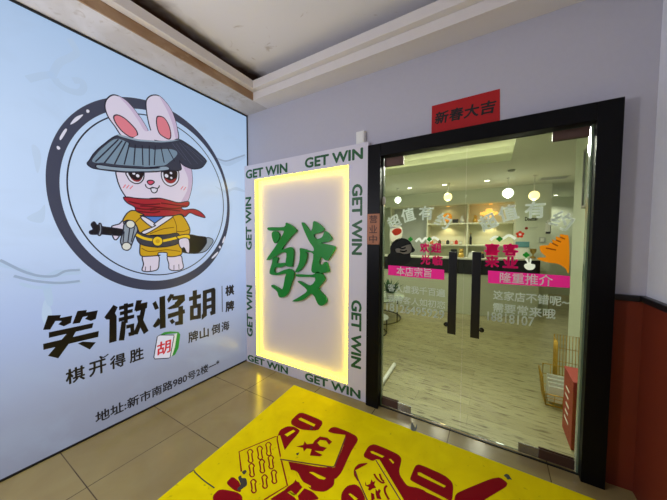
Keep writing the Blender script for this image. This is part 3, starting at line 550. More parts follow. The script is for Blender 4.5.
 'fa': [[(0.3711,1.6202),(0.603,1.6205),(0.6374,1.6672),(0.7744,1.5857),(0.7089,1.5226),(0.5667,1.3758),(0.6862,1.4046),(0.7356,1.3586),(0.7185,1.2229),(0.7073,1.1943),(0.6231,1.2069),(0.6353,1.3383),(0.5431,1.331),(0.4685,1.2926),(0.3358,1.2484),(0.4695,1.4002),(0.5882,1.5445),(0.5798,1.5817),(0.3892,1.5839)],[(0.4319,1.5677),(0.5009,1.5737),(0.5387,1.5162),(0.4999,1.4563),(0.4609,1.4447),(0.4252,1.5117)],[(0.4382,1.2757),(0.5132,1.2855),(0.4979,1.2223),(0.6003,1.232),(0.6231,1.2069),(0.5418,1.1757),(0.4674,1.1712),(0.4759,1.1087),(0.6569,1.1696),(0.74,1.1275),(0.698,1.0052),(0.6496,0.8975),(0.5832,0.85),(0.5245,0.8475),(0.4952,0.9074),(0.4135,0.949),(0.4261,0.9731),(0.5104,0.9495),(0.5751,0.9382),(0.6136,1.0745),(0.6225,1.1148),(0.4877,1.0871),(0.3842,1.1022),(0.4224,1.2184)],[(0.8435,1.6471),(0.8747,1.6526),(0.951,1.5733),(0.981,1.6034),(1.0008,1.6735),(1.1164,1.5952),(1.0737,1.5561),(0.9958,1.5365),(1.0253,1.4921),(1.0977,1.5123),(1.1329,1.5714),(1.2093,1.4969),(1.1449,1.4632),(1.0858,1.4526),(1.2322,1.4254),(1.2369,1.3867),(1.1801,1.3067),(1.1453,1.2795),(1.086,1.3128),(1.062,1.2514),(1.0981,1.2372),(1.1218,1.2644),(1.15,1.2599),(1.1735,1.1979),(1.1643,1.1676),(1.0205,1.1475),(0.9658,1.1745),(0.9908,1.3395),(0.887,1.3568),(0.9127,1.3369),(0.8868,1.2424),(0.821,1.165),(0.7537,1.1392),(0.808,1.2383),(0.8216,1.3443),(0.827,1.3969),(0.9759,1.3656),(0.9958,1.4007),(0.9307,1.4814)],[(0.7726,1.1192),(0.9758,1.1279),(1.0499,1.1658),(1.134,1.0997),(1.0549,0.9977),(1.1224,0.9341),(1.151,0.8772),(1.1107,0.8316),(1.0502,0.8337),(0.9757,0.9338),(0.8466,0.8493),(0.711,0.8215),(0.8202,0.8887),(0.9121,0.9623),(0.7939,1.0355),(0.8207,1.0485),(0.9505,1.0141),(1.0131,1.102),(0.7941,1.093)]],
 'mat_edge': [(0.8405,-0.1146),(0.9135,-1.0247),(0.9396,-1.447)],
 't1_line': [[(1.4626,-1.1343),(1.5183,-0.9967),(1.3268,-0.8509),(1.2101,-0.7558),(1.1863,-0.7283),(1.1751,-0.7423),(1.0585,-0.978),(1.2025,-1.0771)]],
 't1_face': [(1.0585,-0.978),(1.1722,-0.7393),(1.1975,-0.7119),(1.5273,-0.9456),(1.5236,-1.0245),(1.4736,-1.1526),(1.395,-1.2264)],
 'sticks': [[(1.1062,-0.9329),(1.109,-0.9225),(1.1236,-0.9223),(1.1431,-0.929),(1.1495,-0.9433),(1.1835,-0.9696),(1.1999,-0.9801),(1.2047,-0.9907),(1.2002,-0.999),(1.1883,-1.0007),(1.1714,-0.9941),(1.1626,-0.9823),(1.1267,-0.9572),(1.1107,-0.9475)],[(1.1421,-0.877),(1.1451,-0.8661),(1.1597,-0.8662),(1.1792,-0.8734),(1.1854,-0.8884),(1.2192,-0.9164),(1.2355,-0.9276),(1.2401,-0.9386),(1.2354,-0.9472),(1.2234,-0.9488),(1.2066,-0.9417),(1.198,-0.9293),(1.1622,-0.9025),(1.1463,-0.8922)],[(1.169,-0.8188),(1.1722,-0.8075),(1.187,-0.8078),(1.2066,-0.8157),(1.2126,-0.8314),(1.2464,-0.8611),(1.2627,-0.8731),(1.2673,-0.8847),(1.2624,-0.8936),(1.2503,-0.8951),(1.2334,-0.8874),(1.2248,-0.8743),(1.189,-0.8458),(1.1731,-0.8348)],[(1.2071,-1.0091),(1.2101,-0.9996),(1.2234,-0.9992),(1.2409,-1.0048),(1.2461,-1.0177),(1.2762,-1.0409),(1.2907,-1.0501),(1.2947,-1.0596),(1.2902,-1.0673),(1.2792,-1.0691),(1.264,-1.0634),(1.2565,-1.0528),(1.2247,-1.0307),(1.2105,-1.0222)],[(1.2419,-0.9512),(1.2452,-0.9413),(1.2585,-0.9411),(1.2761,-0.9473),(1.2811,-0.9608),(1.311,-0.9856),(1.3254,-0.9955),(1.3293,-1.0055),(1.3246,-1.0134),(1.3135,-1.0151),(1.2984,-1.0089),(1.291,-0.9978),(1.2593,-0.9741),(1.2452,-0.965)],[(1.2689,-0.8955),(1.2723,-0.8852),(1.2858,-0.8852),(1.3035,-0.892),(1.3083,-0.9062),(1.3382,-0.9326),(1.3527,-0.9432),(1.3564,-0.9537),(1.3516,-0.9619),(1.3404,-0.9635),(1.3251,-0.9568),(1.3178,-0.945),(1.2862,-0.9197),(1.272,-0.91)],[(1.3076,-1.0838),(1.3108,-1.0752),(1.3228,-1.0745),(1.3385,-1.0792),(1.3426,-1.0907),(1.3689,-1.111),(1.3818,-1.1191),(1.385,-1.1276),(1.3806,-1.1346),(1.3705,-1.1365),(1.3569,-1.1316),(1.3505,-1.1222),(1.3226,-1.1029),(1.3101,-1.0955)],[(1.3432,-1.0252),(1.3466,-1.0162),(1.3587,-1.0157),(1.3744,-1.021),(1.3784,-1.0331),(1.4045,-1.0549),(1.4173,-1.0637),(1.4203,-1.0726),(1.4157,-1.0799),(1.4055,-1.0816),(1.392,-1.0763),(1.3857,-1.0663),(1.3579,-1.0455),(1.3455,-1.0376)],[(1.369,-0.969),(1.3726,-0.9596),(1.3849,-0.9593),(1.4007,-0.9651),(1.4045,-0.9779),(1.4306,-1.0013),(1.4434,-1.0107),(1.4464,-1.0201),(1.4417,-1.0277),(1.4313,-1.0293),(1.4177,-1.0235),(1.4115,-1.0129),(1.3837,-0.9906),(1.3712,-0.982)]],
 'reds': [[(1.1863,-0.7283),(1.1569,-0.6676),(1.1772,-0.6087),(1.2263,-0.5814),(1.3039,-0.5906),(1.3103,-0.7175),(1.3223,-0.7967),(1.328,-0.8341),(1.2809,-0.8009)],[(1.16,-0.5401),(1.1557,-0.4376),(1.186,-0.4099),(1.3766,-0.408),(1.4058,-0.4397),(1.4166,-0.5237),(1.2954,-0.5824),(1.1938,-0.5771)],[(1.485,-0.4955),(1.4835,-0.4401),(1.5111,-0.4122),(1.6168,-0.4077),(1.6941,-0.4133),(1.7275,-0.4449),(1.7303,-0.5665),(1.7353,-0.5997),(1.744,-0.6963),(1.6968,-0.7251),(1.6365,-0.4542)],[(1.6309,-0.4406),(1.6868,-0.4147),(1.7268,-0.4456),(1.7282,-0.5619),(1.7559,-0.7471),(1.7457,-0.8144),(1.685,-0.8128),(1.6878,-0.7173)],[(1.3505,-0.879),(1.7029,-0.7553),(1.6684,-0.5435),(1.7262,-0.5298),(1.7381,-0.6985),(1.7358,-0.8026),(1.7602,-0.8507),(1.7357,-0.9131),(1.6649,-0.9459),(1.5739,-0.9252),(1.5027,-0.8858),(1.4155,-0.9215)],[(1.455,-0.8886),(1.5033,-0.8906),(1.5346,-0.9331),(1.5393,-0.9697),(1.4559,-1.1433),(1.7441,-0.9681),(1.6736,-0.9479),(1.6075,-0.9586),(1.5728,-0.9494),(1.4972,-0.8892)],[(1.8155,-0.5631),(1.8137,-0.4557),(1.842,-0.4179),(1.9024,-0.4133),(2.0223,-0.4171),(2.0549,-0.4435),(2.068,-0.5629),(2.146,-0.6264),(2.1878,-0.6009),(2.2495,-0.5954),(2.2635,-0.6623),(2.1353,-0.7402),(1.9266,-0.528),(1.8926,-0.564)],[(1.8312,-0.7239),(1.8142,-0.6942),(1.811,-0.6642),(1.8224,-0.6267),(1.8775,-0.5857),(1.8293,-0.6816),(1.8749,-0.7518),(1.8526,-0.7385)],[(1.8451,-0.9167),(1.8209,-0.8658),(1.827,-0.8101),(1.8653,-0.7734),(1.9062,-0.7793),(1.9711,-0.8401)],[(2.1404,-0.5689),(2.1455,-0.4478),(2.1686,-0.4223),(2.325,-0.4242),(2.3791,-0.4563),(2.3873,-0.5876),(2.3483,-0.5819),(2.1609,-0.575)],[(2.085,-0.5851),(2.1382,-0.6209),(2.1897,-0.6032),(2.3411,-0.5986),(2.3626,-0.6146),(2.1016,-0.7732)],[(2.3958,-0.5392),(2.4067,-0.507),(2.6131,-0.252),(2.6753,-0.2859),(2.5534,-0.4622),(2.5193,-0.5193),(2.3974,-0.5934)],[(1.1839,-1.1798),(1.1804,-1.128),(1.2543,-1.1312),(1.3168,-1.1719),(1.2674,-1.1856)],[(1.1889,-1.2762),(1.1852,-1.2223),(1.313,-1.1742),(1.4089,-1.2177),(1.2664,-1.3043)]],
 'slits': [[(1.2218,-0.6875),(1.2464,-0.6131),(1.2694,-0.6167),(1.2536,-0.692)],[(1.2011,-0.4912),(1.2108,-0.4715),(1.3602,-0.4756),(1.3637,-0.5005),(1.2128,-0.5011)],[(1.575,-0.8539),(1.5969,-0.8405),(1.6912,-0.833),(1.6865,-0.8487),(1.6561,-0.8592)],[(1.8448,-0.4937),(1.8594,-0.4848),(1.9441,-0.4847),(1.9363,-0.5027),(1.8557,-0.505)],[(1.9803,-0.4915),(1.9882,-0.4815),(2.0181,-0.4976),(2.0154,-0.5118)],[(1.8601,-0.8516),(1.8684,-0.8418),(1.9199,-0.8483),(1.9118,-0.867)],[(2.172,-0.4947),(2.1855,-0.4849),(2.3413,-0.5001),(2.3335,-0.5157),(2.1781,-0.5107)],[(1.4829,-0.8977),(1.4984,-0.8924),(1.548,-0.9299),(1.641,-0.9248),(1.6478,-0.9343),(1.5462,-0.9453),(1.5128,-0.922)],[(1.6037,-0.9475),(1.6182,-0.9451),(1.6129,-1.0164),(1.6002,-1.0173)],[(1.5476,-1.0305),(1.5518,-1.0193),(1.6106,-1.0136),(1.6322,-1.0295),(1.6204,-1.0367),(1.6025,-1.031)],[(2.5534,-0.4622),(2.6743,-0.3112),(2.6856,-0.3176),(2.5715,-0.4756)],[(1.5498,-1.0261),(1.5583,-1.0108),(1.5963,-1.0164),(1.5932,-1.0254)]],
 't2_face': [(1.2972,-0.5821),(1.6205,-0.4494),(1.6585,-0.5495),(1.697,-0.7379),(1.684,-0.7493),(1.3528,-0.8814),(1.3371,-0.8583)],
 't2_rim': [(1.3528,-0.8814),(1.684,-0.7493),(1.697,-0.7379),(1.6457,-0.5019),(1.6714,-0.5308),(1.7122,-0.7532),(1.3804,-0.8981)],
 't2_line': [[(1.3483,-0.8765),(1.6817,-0.7454),(1.6923,-0.73),(1.6341,-0.4744)]],
 't2_glyph': [[(1.3714,-0.7348),(1.4054,-0.6946),(1.3936,-0.6619),(1.4244,-0.6765),(1.4583,-0.6492),(1.453,-0.6189),(1.4638,-0.5636),(1.5168,-0.5455),(1.5706,-0.5609),(1.5653,-0.5973),(1.5251,-0.575),(1.4839,-0.5933),(1.4822,-0.6254),(1.5157,-0.6405),(1.5674,-0.6282),(1.5609,-0.6697),(1.5074,-0.6961),(1.5758,-0.6968),(1.567,-0.7163),(1.503,-0.7471),(1.4812,-0.6958),(1.4476,-0.7075),(1.4469,-0.7415),(1.4209,-0.7174)]],
 't3_face': [(1.8232,-0.6888),(1.9062,-0.5378),(1.9266,-0.528),(2.1583,-0.7263),(1.9871,-0.8482)],
 't3_line': [[(1.9059,-0.5444),(2.1268,-0.7253),(2.1475,-0.7419)],[(1.8245,-0.6915),(1.8655,-0.7361),(1.9777,-0.8361)]],
 't3_glyph': [[(1.9086,-0.726),(1.9288,-0.7451),(1.9428,-0.7263),(1.9373,-0.6924),(1.9517,-0.7051),(1.9642,-0.6922),(1.9657,-0.7175),(1.9846,-0.7316),(1.9689,-0.7462),(1.9601,-0.7664),(1.9481,-0.7688),(1.9447,-0.7509),(1.9229,-0.7518)],[(1.9827,-0.7378),(1.9995,-0.7475),(2,-0.7273),(2.0151,-0.7331),(2.0159,-0.7569),(2.0377,-0.7813),(2.013,-0.7917),(1.9956,-0.7693)],[(1.9686,-0.776),(1.9888,-0.7734),(2.0045,-0.8015),(1.991,-0.8189)]],
 't3_strokes': [[(1.9371,-0.6482),(1.9644,-0.6705),(1.9995,-0.6813),(2.0149,-0.6688)],[(1.9665,-0.6303),(1.9913,-0.6596),(2.0084,-0.6653)],[(2.035,-0.6837),(2.0297,-0.7042),(2.0414,-0.7317),(2.0747,-0.7607)]],
 'splash': [[(1.2201,-1.1164),(1.2236,-1.0978),(1.2426,-1.1059),(1.2672,-1.0957),(1.3046,-1.1202),(1.3046,-1.1429),(1.2945,-1.1712),(1.276,-1.1677),(1.2713,-1.1404)],[(1.2081,-1.0771),(1.2128,-1.0571),(1.231,-1.0598),(1.2341,-1.0831)],[(2.6453,-0.2324),(2.6575,-0.2115),(2.6709,-0.2108),(2.678,-0.2243),(2.6865,-0.2424),(2.6734,-0.2447),(2.6655,-0.2553),(2.6564,-0.2433)],[(1.412,-0.7846),(1.4233,-0.7656),(1.4304,-0.7877)],[(1.3454,-0.532),(1.3505,-0.518),(1.3663,-0.5239),(1.3644,-0.5373)],[(2.0165,-0.0375),(2.055,-0.0945),(2.0573,-0.04),(2.07,-0.1237),(2.0337,-0.1332)]],
 'crack': [(0.9276,-1.2569),(0.9317,-1.2288),(0.9533,-1.2349),(1.0329,-1.2397),(1.0793,-1.24),(1.1558,-1.2369)],
 'wine': [(1.781,1.5647),(1.7983,1.6032),(1.8421,1.615),(1.8855,1.5889),(1.8865,1.5215),(1.8527,1.479),(1.809,1.47),(1.7818,1.5043)],
 'wine_red': [(1.7988,1.5645),(1.8338,1.5855),(1.8771,1.5806),(1.8776,1.5468),(1.8346,1.5258),(1.8081,1.5387)],
 'hair': [(1.7632,1.276),(1.7622,1.3494),(1.7835,1.3762),(1.7855,1.4283),(1.8142,1.4753),(1.8662,1.5012),(1.9173,1.4989),(1.9578,1.4716),(1.9782,1.4321),(1.9957,1.4077),(1.9838,1.3875),(1.9593,1.3768),(1.9603,1.3117),(1.8902,1.2727),(1.7957,1.2673)],
 'beard': [(1.8336,1.4113),(1.8725,1.4198),(1.8827,1.4277),(1.9481,1.4515),(1.9658,1.4319),(1.9663,1.402),(1.9493,1.379),(1.9091,1.3701),(1.8731,1.3791),(1.8392,1.3831)],
 'paw': [(2.815,1.4541),(2.8566,1.4615),(2.8664,1.478),(2.8819,1.4716),(2.876,1.4977),(2.8964,1.4913),(2.8956,1.5172),(2.9158,1.5108),(2.9152,1.5301),(2.9399,1.5268),(2.9602,1.5013),(2.9672,1.291),(2.9469,1.3153),(2.9113,1.3392),(2.8602,1.3464),(2.8072,1.3638),(2.8121,1.3774),(2.8487,1.3822),(2.8215,1.4144)],
 'paw_lines': [[(2.8767,1.4748),(2.9076,1.4558)],[(2.8963,1.4945),(2.9217,1.4818)],[(2.8469,1.4415),(2.8984,1.4297)],[(2.9157,1.514),(2.9408,1.5012)]],
 'bunny': [[(2.7329,1.3116),(2.7371,1.3292),(2.7501,1.3365),(2.7378,1.3598),(2.7437,1.3677),(2.7533,1.3586),(2.76,1.3399),(2.7623,1.3657),(2.7698,1.3689),(2.7732,1.3567),(2.7708,1.3348),(2.7907,1.3292),(2.7928,1.3104),(2.7797,1.2935),(2.7514,1.2917)]],
 'flower': [(2.7037,1.5309)],
 'bl': [(1.7696,1.2693),(2.2245,1.2576),(2.2276,1.1767),(1.768,1.1816)],
 'br': [(2.5207,1.271),(2.9729,1.2657),(2.9754,1.1889),(2.5231,1.1799)],
}

# ------------------------------------------------------------------ back-lit sign on the left
SY0, SY1, SZ = -2.30, YB-0.002, 2.95
sg = thing('lightbox_sign', (-0.05, -1.12, 0), 'huge glowing pale blue sign with round rabbit emblem covering the left wall', 'sign')
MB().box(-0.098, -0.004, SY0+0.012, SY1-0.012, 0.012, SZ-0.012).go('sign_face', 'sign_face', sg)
MB().box(-0.098, 0.004, SY0, SY0+0.012, 0, SZ).box(-0.098, 0.004, SY1-0.012, SY1, 0, SZ).box(-0.098, 0.004, SY0+0.012, SY1-0.012, 0, 0.014).box(-0.098, 0.004, SY0+0.012, SY1-0.012, SZ-0.014, SZ).go('sign_frame', 'black', sg)
X0 = -0.004
a = Art('L', X0)
for p in ART['swirl']: a.stroke(p, 0.04, 'p_mist', 0.0006)
for p in ART['ridge']: a.fill(p, 'p_mist', 0.0008, True)
for p in ART['ridge_line']: a.stroke(p, 0.016, 'p_ridge', 0.0010)
for p in ART['motes']: a.fill(p, 'p_mote', 0.0005, True)
tag(a.go('ink_wash_print', sg), kind='stuff')
cE = (-0.925, 1.845)
def rim(h): return [(cE[0]+r*math.cos(q), cE[1]+r*math.sin(q)) for q in (2*PI*i/140 for i in range(140)) for r in (h[0]+h[1]*math.cos(q)+h[2]*math.sin(q)+h[3]*math.cos(2*q)+h[4]*math.sin(2*q),)]
a = Art('L', X0).ring(rim((0.767,0.001,0.007,-0.051,-0.006)), rim((0.703,0.017,0.010,-0.036,0.003)), 'p_navy', 0.0012)
a.stroke(rim((0.658,0.013,0.014,-0.034,-0.003)), 0.009, 'p_line', 0.0012, True, False)
for p in ART['ring_marks']: a.fill(p, 'p_white', 0.002, True)
em = a.go('emblem', sg)
OW = 0.009
def part(name, items, lay):
    a = Art('L', X0)
    for it in items:
        if it[0] == 'f': a.fill(ART[it[1]] if isinstance(it[1], str) else it[1], it[2], lay+it[3]*0.0002, True)
        elif it[0] == 'o':
            a.fill(ART[it[1]], it[2], lay+it[3]*0.0002, True); a.stroke(ART[it[1]], OW, 'p_line', lay+it[3]*0.0002+0.0001, True)
        elif it[0] == 's':
            for q in (ART[it[1]] if isinstance(ART[it[1]][0], list) else [ART[it[1]]]): a.stroke(q, it[4], it[2], lay+it[3]*0.0002)
    return a.go(name, em)
part('ear', [('o','ear_left','p_fur',0), ('f','ear_shade_l','p_fur_shade',1), ('o','ear_left_in','p_pink',2)], 0.003)
part('ear', [('o','ear_right','p_fur',0), ('f','ear_shade_r','p_fur_shade',1), ('o','ear_right_in','p_pink',2)], 0.003)
part('forehead', [('f','crown','p_fur',4)], 0.003)
part('head', [('o','head','p_fur',0), ('f','cheek','p_fur_shade',1), ('s','blush','p_pink',2,0.008), ('s','mouth','p_line',2,0.009), ('o','tooth','p_white',2)], 0.0035)
part('eye', [('o','eye_l','p_white',0), ('f','iris_l','p_eye',2), ('f','glow_l','p_glow',3)], 0.0048)
part('eye', [('o','eye_r','p_white',0), ('f','iris_r','p_eye',2), ('f','glow_r','p_glow',3)], 0.0048)
for sel in ((0, 1), (2, 3, 4)):
    a = Art('L', X0)
    for q in sel: a.disc(ART['spark'][q][0], (0.011, 0.013, 0.016, 0.011, 0.010)[q], 'p_white', 0.0060)
    a.go('eye_highlight', em)
part('nose', [('o','nose','p_nose',0)], 0.0048)
part('hat', [('o','hat','p_hat',0), ('f','hat_light','p_hat_light',1), ('s','hat_stripes','p_line',2,0.009), ('s','hat_stripes2','p_hat_line',2,0.005), ('o','hat_brim','p_hat_brim',2), ('f','hat_rim','p_hat_brim',2)], 0.0065)
ART['toes_l'], ART['toes_r'] = ART['toes'][:2], ART['toes'][2:]
for q in 'lr': part('foot', [('o','foot_'+q,'p_fur',0), ('s','toes_'+q,'p_line',2,0.006)], 0.003)
part('scabbard', [('o','scabbard','p_black',0), ('o','scab_tip','p_grey',1)], 0.0032)
part('robe', [('o','robe','p_robe',0), ('s','robe_lines','p_robe_d',2,0.007), ('f','collar_blue','p_blue',2), ('o','collar_l','p_white',3), ('o','collar_r','p_white',4)], 0.0040)
part('belt', [('o','belt','p_belt',0), ('s','rope','p_yellow',2,0.022)], 0.0054)
a = Art('L', X0).disc(ART['buckle'][0], 0.046, 'p_line', 0.0060).disc(ART['buckle'][0], 0.039, 'p_yellow', 0.0062).disc(ART['buckle'][0], 0.018, 'p_robe', 0.0064)
a.go('buckle', em)
part('cuff', [('o','cuff','p_yellow',0)], 0.0060)
part('hand', [('o','hand_r','p_fur',0)], 0.0062)
part('hand', [('o','hand_l','p_fur',0), ('o','hand_l2','p_fur',0)], 0.0050)
part('sword_hilt', [('o','hilt','p_black',0), ('o','hilt_ring','p_grey',2)], 0.0056)
a = Art('L', X0).fill(ART['guard'], 'p_grey', 0.0062, True).stroke(ART['guard'], OW, 'p_line', 0.0063, True)
for q in ART['guard_bars']: a.stroke(q, 0.008, 'p_line', 0.0064)
for q in ART['guard_dots']: a.disc(q[0], 0.036, 'p_line', 0.0066).disc(q[0], 0.028, 'p_cream', 0.0068)
a.go('sword_guard', em)
part('scarf', [('o','scarf','p_scarf',0), ('s','folds','p_scarf_d',1,0.012)], 0.0072)
a = Art('L', X0)
for q, p in enumerate(ART['title']): a.fill(p, 'p_title', 0.0010+0.00002*q)
a.fill(ART['title_bar'], 'p_belt', 0.0012)
a.text('棋', (-0.281, -0.163, 0.845, 0.965), 'p_title', 0.0012, 0.045).text('牌', (-0.283, -0.165, 0.665, 0.785), 'p_title', 0.0012, 0.045)
a.go('title_lettering', sg)
for wd, cs in (('棋开得胜', (-1.535, -1.409, -1.283, -1.151)), ('牌山倒海', (-0.659, -0.541, -0.407, -0.287))):
    a = Art('L', X0)
    for ch, c in zip(wd, cs): a.text(ch, (c-0.052, c+0.052, 0.458, 0.568), 'p_title', 0.0012, 0.026)
    if ch == '胜': a.stroke([(-1.378,0.560),(-1.394,0.592),(-1.372,0.578),(-1.342,0.592)], 0.009, 'p_title', 0.0013)
    a.go('slogan_lettering', sg)
a = Art('L', X0)
a.text('地址:新市南路980号2楼一*', (-1.435, -0.37, 0.083, 0.172), 'p_title', 0.0012, 0.022)
a.go('address_lettering', sg)
a = Art('L', X0).fill(ART['tile_green'], 'p_green', 0.0012).fill(ART['tile_side'], 'p_cream', 0.0014).fill(ART['tile_face'], 'p_white', 0.0016)
a.stroke(ART['tile_face'], 0.008, 'p_line', 0.0018, True, False).text('胡', (-0.995, -0.875, 0.437, 0.562), 'p_red', 0.0018, 0.02, 0.0, shear=0.08)
a.go('game_tile_print', sg)

# ------------------------------------------------------------------ recessed glowing panel with the green character
W_, H_ = 1.590, 2.344
IX0, IX1, IZ0, IZ1 = 0.175, 1.395, 0.115, 2.172
pn = thing('illuminated_panel', (W_/2, 0.03, 0), 'white framed panel glowing yellow inside with large green character, left of glass door', 'panel')
MB().box(0.006, IX0, 0, YB-0.001, 0, H_).box(IX1, W_, 0, YB-0.001, 0, H_).box(IX0, IX1, 0, YB-0.001, 0, IZ0).box(IX0, IX1, 0, YB-0.001, IZ1, H_).go('panel_frame', 'white_board', pn)
MB().box(IX0, IX1, 0.045, YB-0.001, IZ0, IZ1).go('inner_board', 'panel_back', pn)
t_, d0, d1 = 0.010, 0.012, 0.030
for x0, x1, z0, z1 in ((IX0, IX0+t_, IZ0, IZ1), (IX1-t_, IX1, IZ0, IZ1), (IX0+t_, IX1-t_, IZ0, IZ0+t_), (IX0+t_, IX1-t_, IZ1-t_, IZ1)):
    MB().box(x0, x1, d0, d1, z0, z1).go('light_strip', 'led', pn)
mb = MB()
for p in ART['fa']: mb.prism(smooth(p, True, 3), lambda q, k: (q[0], 0.012+0.022*k, q[1]))
mb.go('raised_character', 'green_letter', pn)
def getwin(box, rot=0.0): Art('B', 0.0).text('GET WIN', box, 'green', 0.001, 0.036, rot).go('lettering', pn)
for bx_ in ((0.028,0.668,2.192,2.296), (0.897,1.541,2.203,2.306), (0.024,0.662,0.010,0.090), (0.893,1.535,0.014,0.100)): getwin(bx_)
for z0, z1 in ((1.357,1.981), (0.314,0.937)):
    cz_, hw = (z0+z1)/2, (z1-z0)/2; getwin((0.066-hw, 0.066+hw, cz_-0.050, cz_+0.050), PI/2)
for z0, z1 in ((1.349,1.989), (0.297,0.934)):
    cz_, hw = (z0+z1)/2, (z1-z0)/2; getwin((1.486-hw, 1.486+hw, cz_-0.053, cz_+0.053), -PI/2)

# ------------------------------------------------------------------ small things on the hall walls
nb = thing('paper_banner', (2.333, YB, 2.43), 'red paper banner with four black brush characters above the door', 'banner')
MB().prism([(2.106,2.325),(2.566,2.327),(2.560,2.549),(2.106,2.543)], lambda p, k: (p[0], YB-0.0005-0.0035*k, p[1])).go('paper', 'red_paper', nb)
a = Art('B', YB-0.004)
for i, ch in enumerate('新春大吉'):
    c = 2.181+i*0.103; a.text(ch, (c-0.049, c+0.049, 2.392, 2.486), 'ink', 0.001, 0.03, 0.0, shear=0.1)
a.go('lettering', nb)
vs_ = thing('business_plate', (1.66, -0.033, 1.58), 'small copper plate with three dark characters on left door jamb', 'sign')
MB().box(1.602, 1.718, -0.039, -0.0332, 1.448, 1.712, 0.002).go('plate', 'copper', vs_)
a = Art('B', -0.039)
for i, ch in enumerate('营业中'):
    c = 1.665-i*0.085; a.text(ch, (1.623, 1.697, c-0.034, c+0.034), 'copper_ink', 0.0006, 0.012)
a.go('lettering', vs_)
jb = thing('junction_box', (1.50, YB, 2.41), 'small white box on the wall above right corner of glowing panel', 'box')
MB().box(1.462, 1.542, YB-0.045, YB-0.0005, 2.347, 2.458, 0.005).go('box_body', 'white', jb)
MB().box(1.470, 1.534, YB-0.049, YB-0.045, 2.355, 2.450, 0.0015).go('box_lid', 'white', jb)

# ------------------------------------------------------------------ floor print
fm = thing('floor_mat', (2.0, -1.2, 0), 'yellow floor mat printed with red letters and game tiles before the door', 'mat')
a = Art('F', 0.0)
MBm = MB().prism([(0.842,-0.115),(1.774,-0.125),(3.26,-0.142),(3.26,-2.6),(1.00,-2.6),(0.94,-1.447),(0.9135,-1.0247)], lambda p, k: (p[0], p[1], 0.0003+0.0012*k))
MBm.go('mat_sheet', 'decal', fm)
ZF = 0.0015
a = Art('F', ZF)
for q, p in enumerate(ART['reds']): a.fill(chaikin(p), 'decal_red', 0.0002+0.00002*q, False)
for p in ART['slits']: a.fill(p, 'decal', 0.0005)
a.go('printed_letter', fm)
a = Art('F', ZF).fill(ART['t1_face'], 'decal', 0.0007)
for p in ART['t1_line']: a.stroke(p, 0.010, 'decal_red', 0.0009, False, False)
for p in ART['sticks']: a.stroke(smooth(p), 0.009, 'decal_red', 0.0009, True, False)
a.go('nine_stick_tile', fm)
a = Art('F', ZF).fill(ART['t2_face'], 'decal', 0.0011)
for p in ART['t2_line']: a.stroke(p, 0.010, 'decal_dark', 0.0013, False, False)
for p in ART['t2_glyph']: a.fill(p, 'decal_red', 0.0013)
a.go('character_tile', fm)
a = Art('F', ZF).fill(ART['t3_face'], 'decal', 0.0011)
for p in ART['t3_line']: a.stroke(p, 0.008, 'decal_dark', 0.0013, False, False)
for p in ART['t3_glyph']: a.fill(p, 'decal_red', 0.0013)
for p in ART['t3_strokes']: a.stroke(p, 0.013, 'decal_red', 0.0013)
a.go('number_tile', fm)
for p in ART['splash']: Art('F', ZF).fill(p, 'paint_black', 0.0016, True).go('paint_splash', fm)
Art('F', ZF).stroke(ART['crack'], 0.007, 'paint_black', 0.0016, False, False).go('crack', fm)

# ------------------------------------------------------------------ glass doors
GY0, GY1 = 0.046, 0.056
def leaf(name, x0, x1):
    d = bpy.data.objects.new(name, None); d.empty_display_size = 0.05; d.location = ((x0+x1)/2, 0.05, 0); COL.objects.link(d); d['kind'] = 'structure'
    MB().box(x0, x1, GY0, GY1, 0.012, 2.19).go('glass_pane', ['glass'], d)
    MB().box(x0, x1, GY0-0.001, GY1+0.001, 0.008, 0.0115).go('glass_bottom_edge', 'glass_edge', d)
    return d
d1_ = leaf('door_1', 1.727, 2.361); d2_ = leaf('door_2', 2.366, 3.034)
def fitting(par, x0, x1, z0, z1, chrome_side):
    f_ = MB().box(x0, x1, 0.034, GY0-0.0005, z0, z1, 0.002).box(x0, x1, GY1+0.0005, 0.068, z0, z1, 0.002).go('patch_fitting', 'brown_metal', par)
    if chrome_side: 
        a0, a1 = (x1, x1+0.115) if chrome_side > 0 else (x0-0.115, x0)
        MB().box(a0, a1, 0.034, GY0-0.0005, z0, z1, 0.002).go('steel_cover', 'chrome', f_)
fitting(d1_, 1.727, 1.890, 2.118, 2.188, 0); fitting(d2_, 2.857, 3.034, 2.130, 2.188, 0)
fitting(d1_, 1.727, 1.872, 0.0125, 0.078, 1); fitting(d2_, 2.850, 3.034, 0.0125, 0.076, -1)
def handle(par, x, z0, z1, side):
    h = MB().box(x-0.029, x+0.029, -0.012, 0.008, z0, z1, 0.003).go('pull_handle', 'black', par)
    for z in (z0+0.06, z1-0.06):
        MB().tube([(x, 0.006, z), (x, GY0-0.0005, z)], 0.011).go('standoff', 'black', h)
    kx = x+side*0.043
    MB().tube([(kx, GY0-0.0005, 0.835), (kx, 0.016, 0.835)], [0.013, 0.017], 14).tube([(x+side*0.02, 0.0, 0.835), (kx, 0.022, 0.835)], 0.008).go('lock_knob', 'black', h)
handle(d1_, 2.292, 0.775, 1.402, -1); handle(d2_, 2.449, 0.775, 1.405, 1)
MB().ball((1.7255, 0.034, 1.826), 0.02, 14, 0, (0.9, 0.45, 1.9)).go('door_sensor', 'white', d1_)
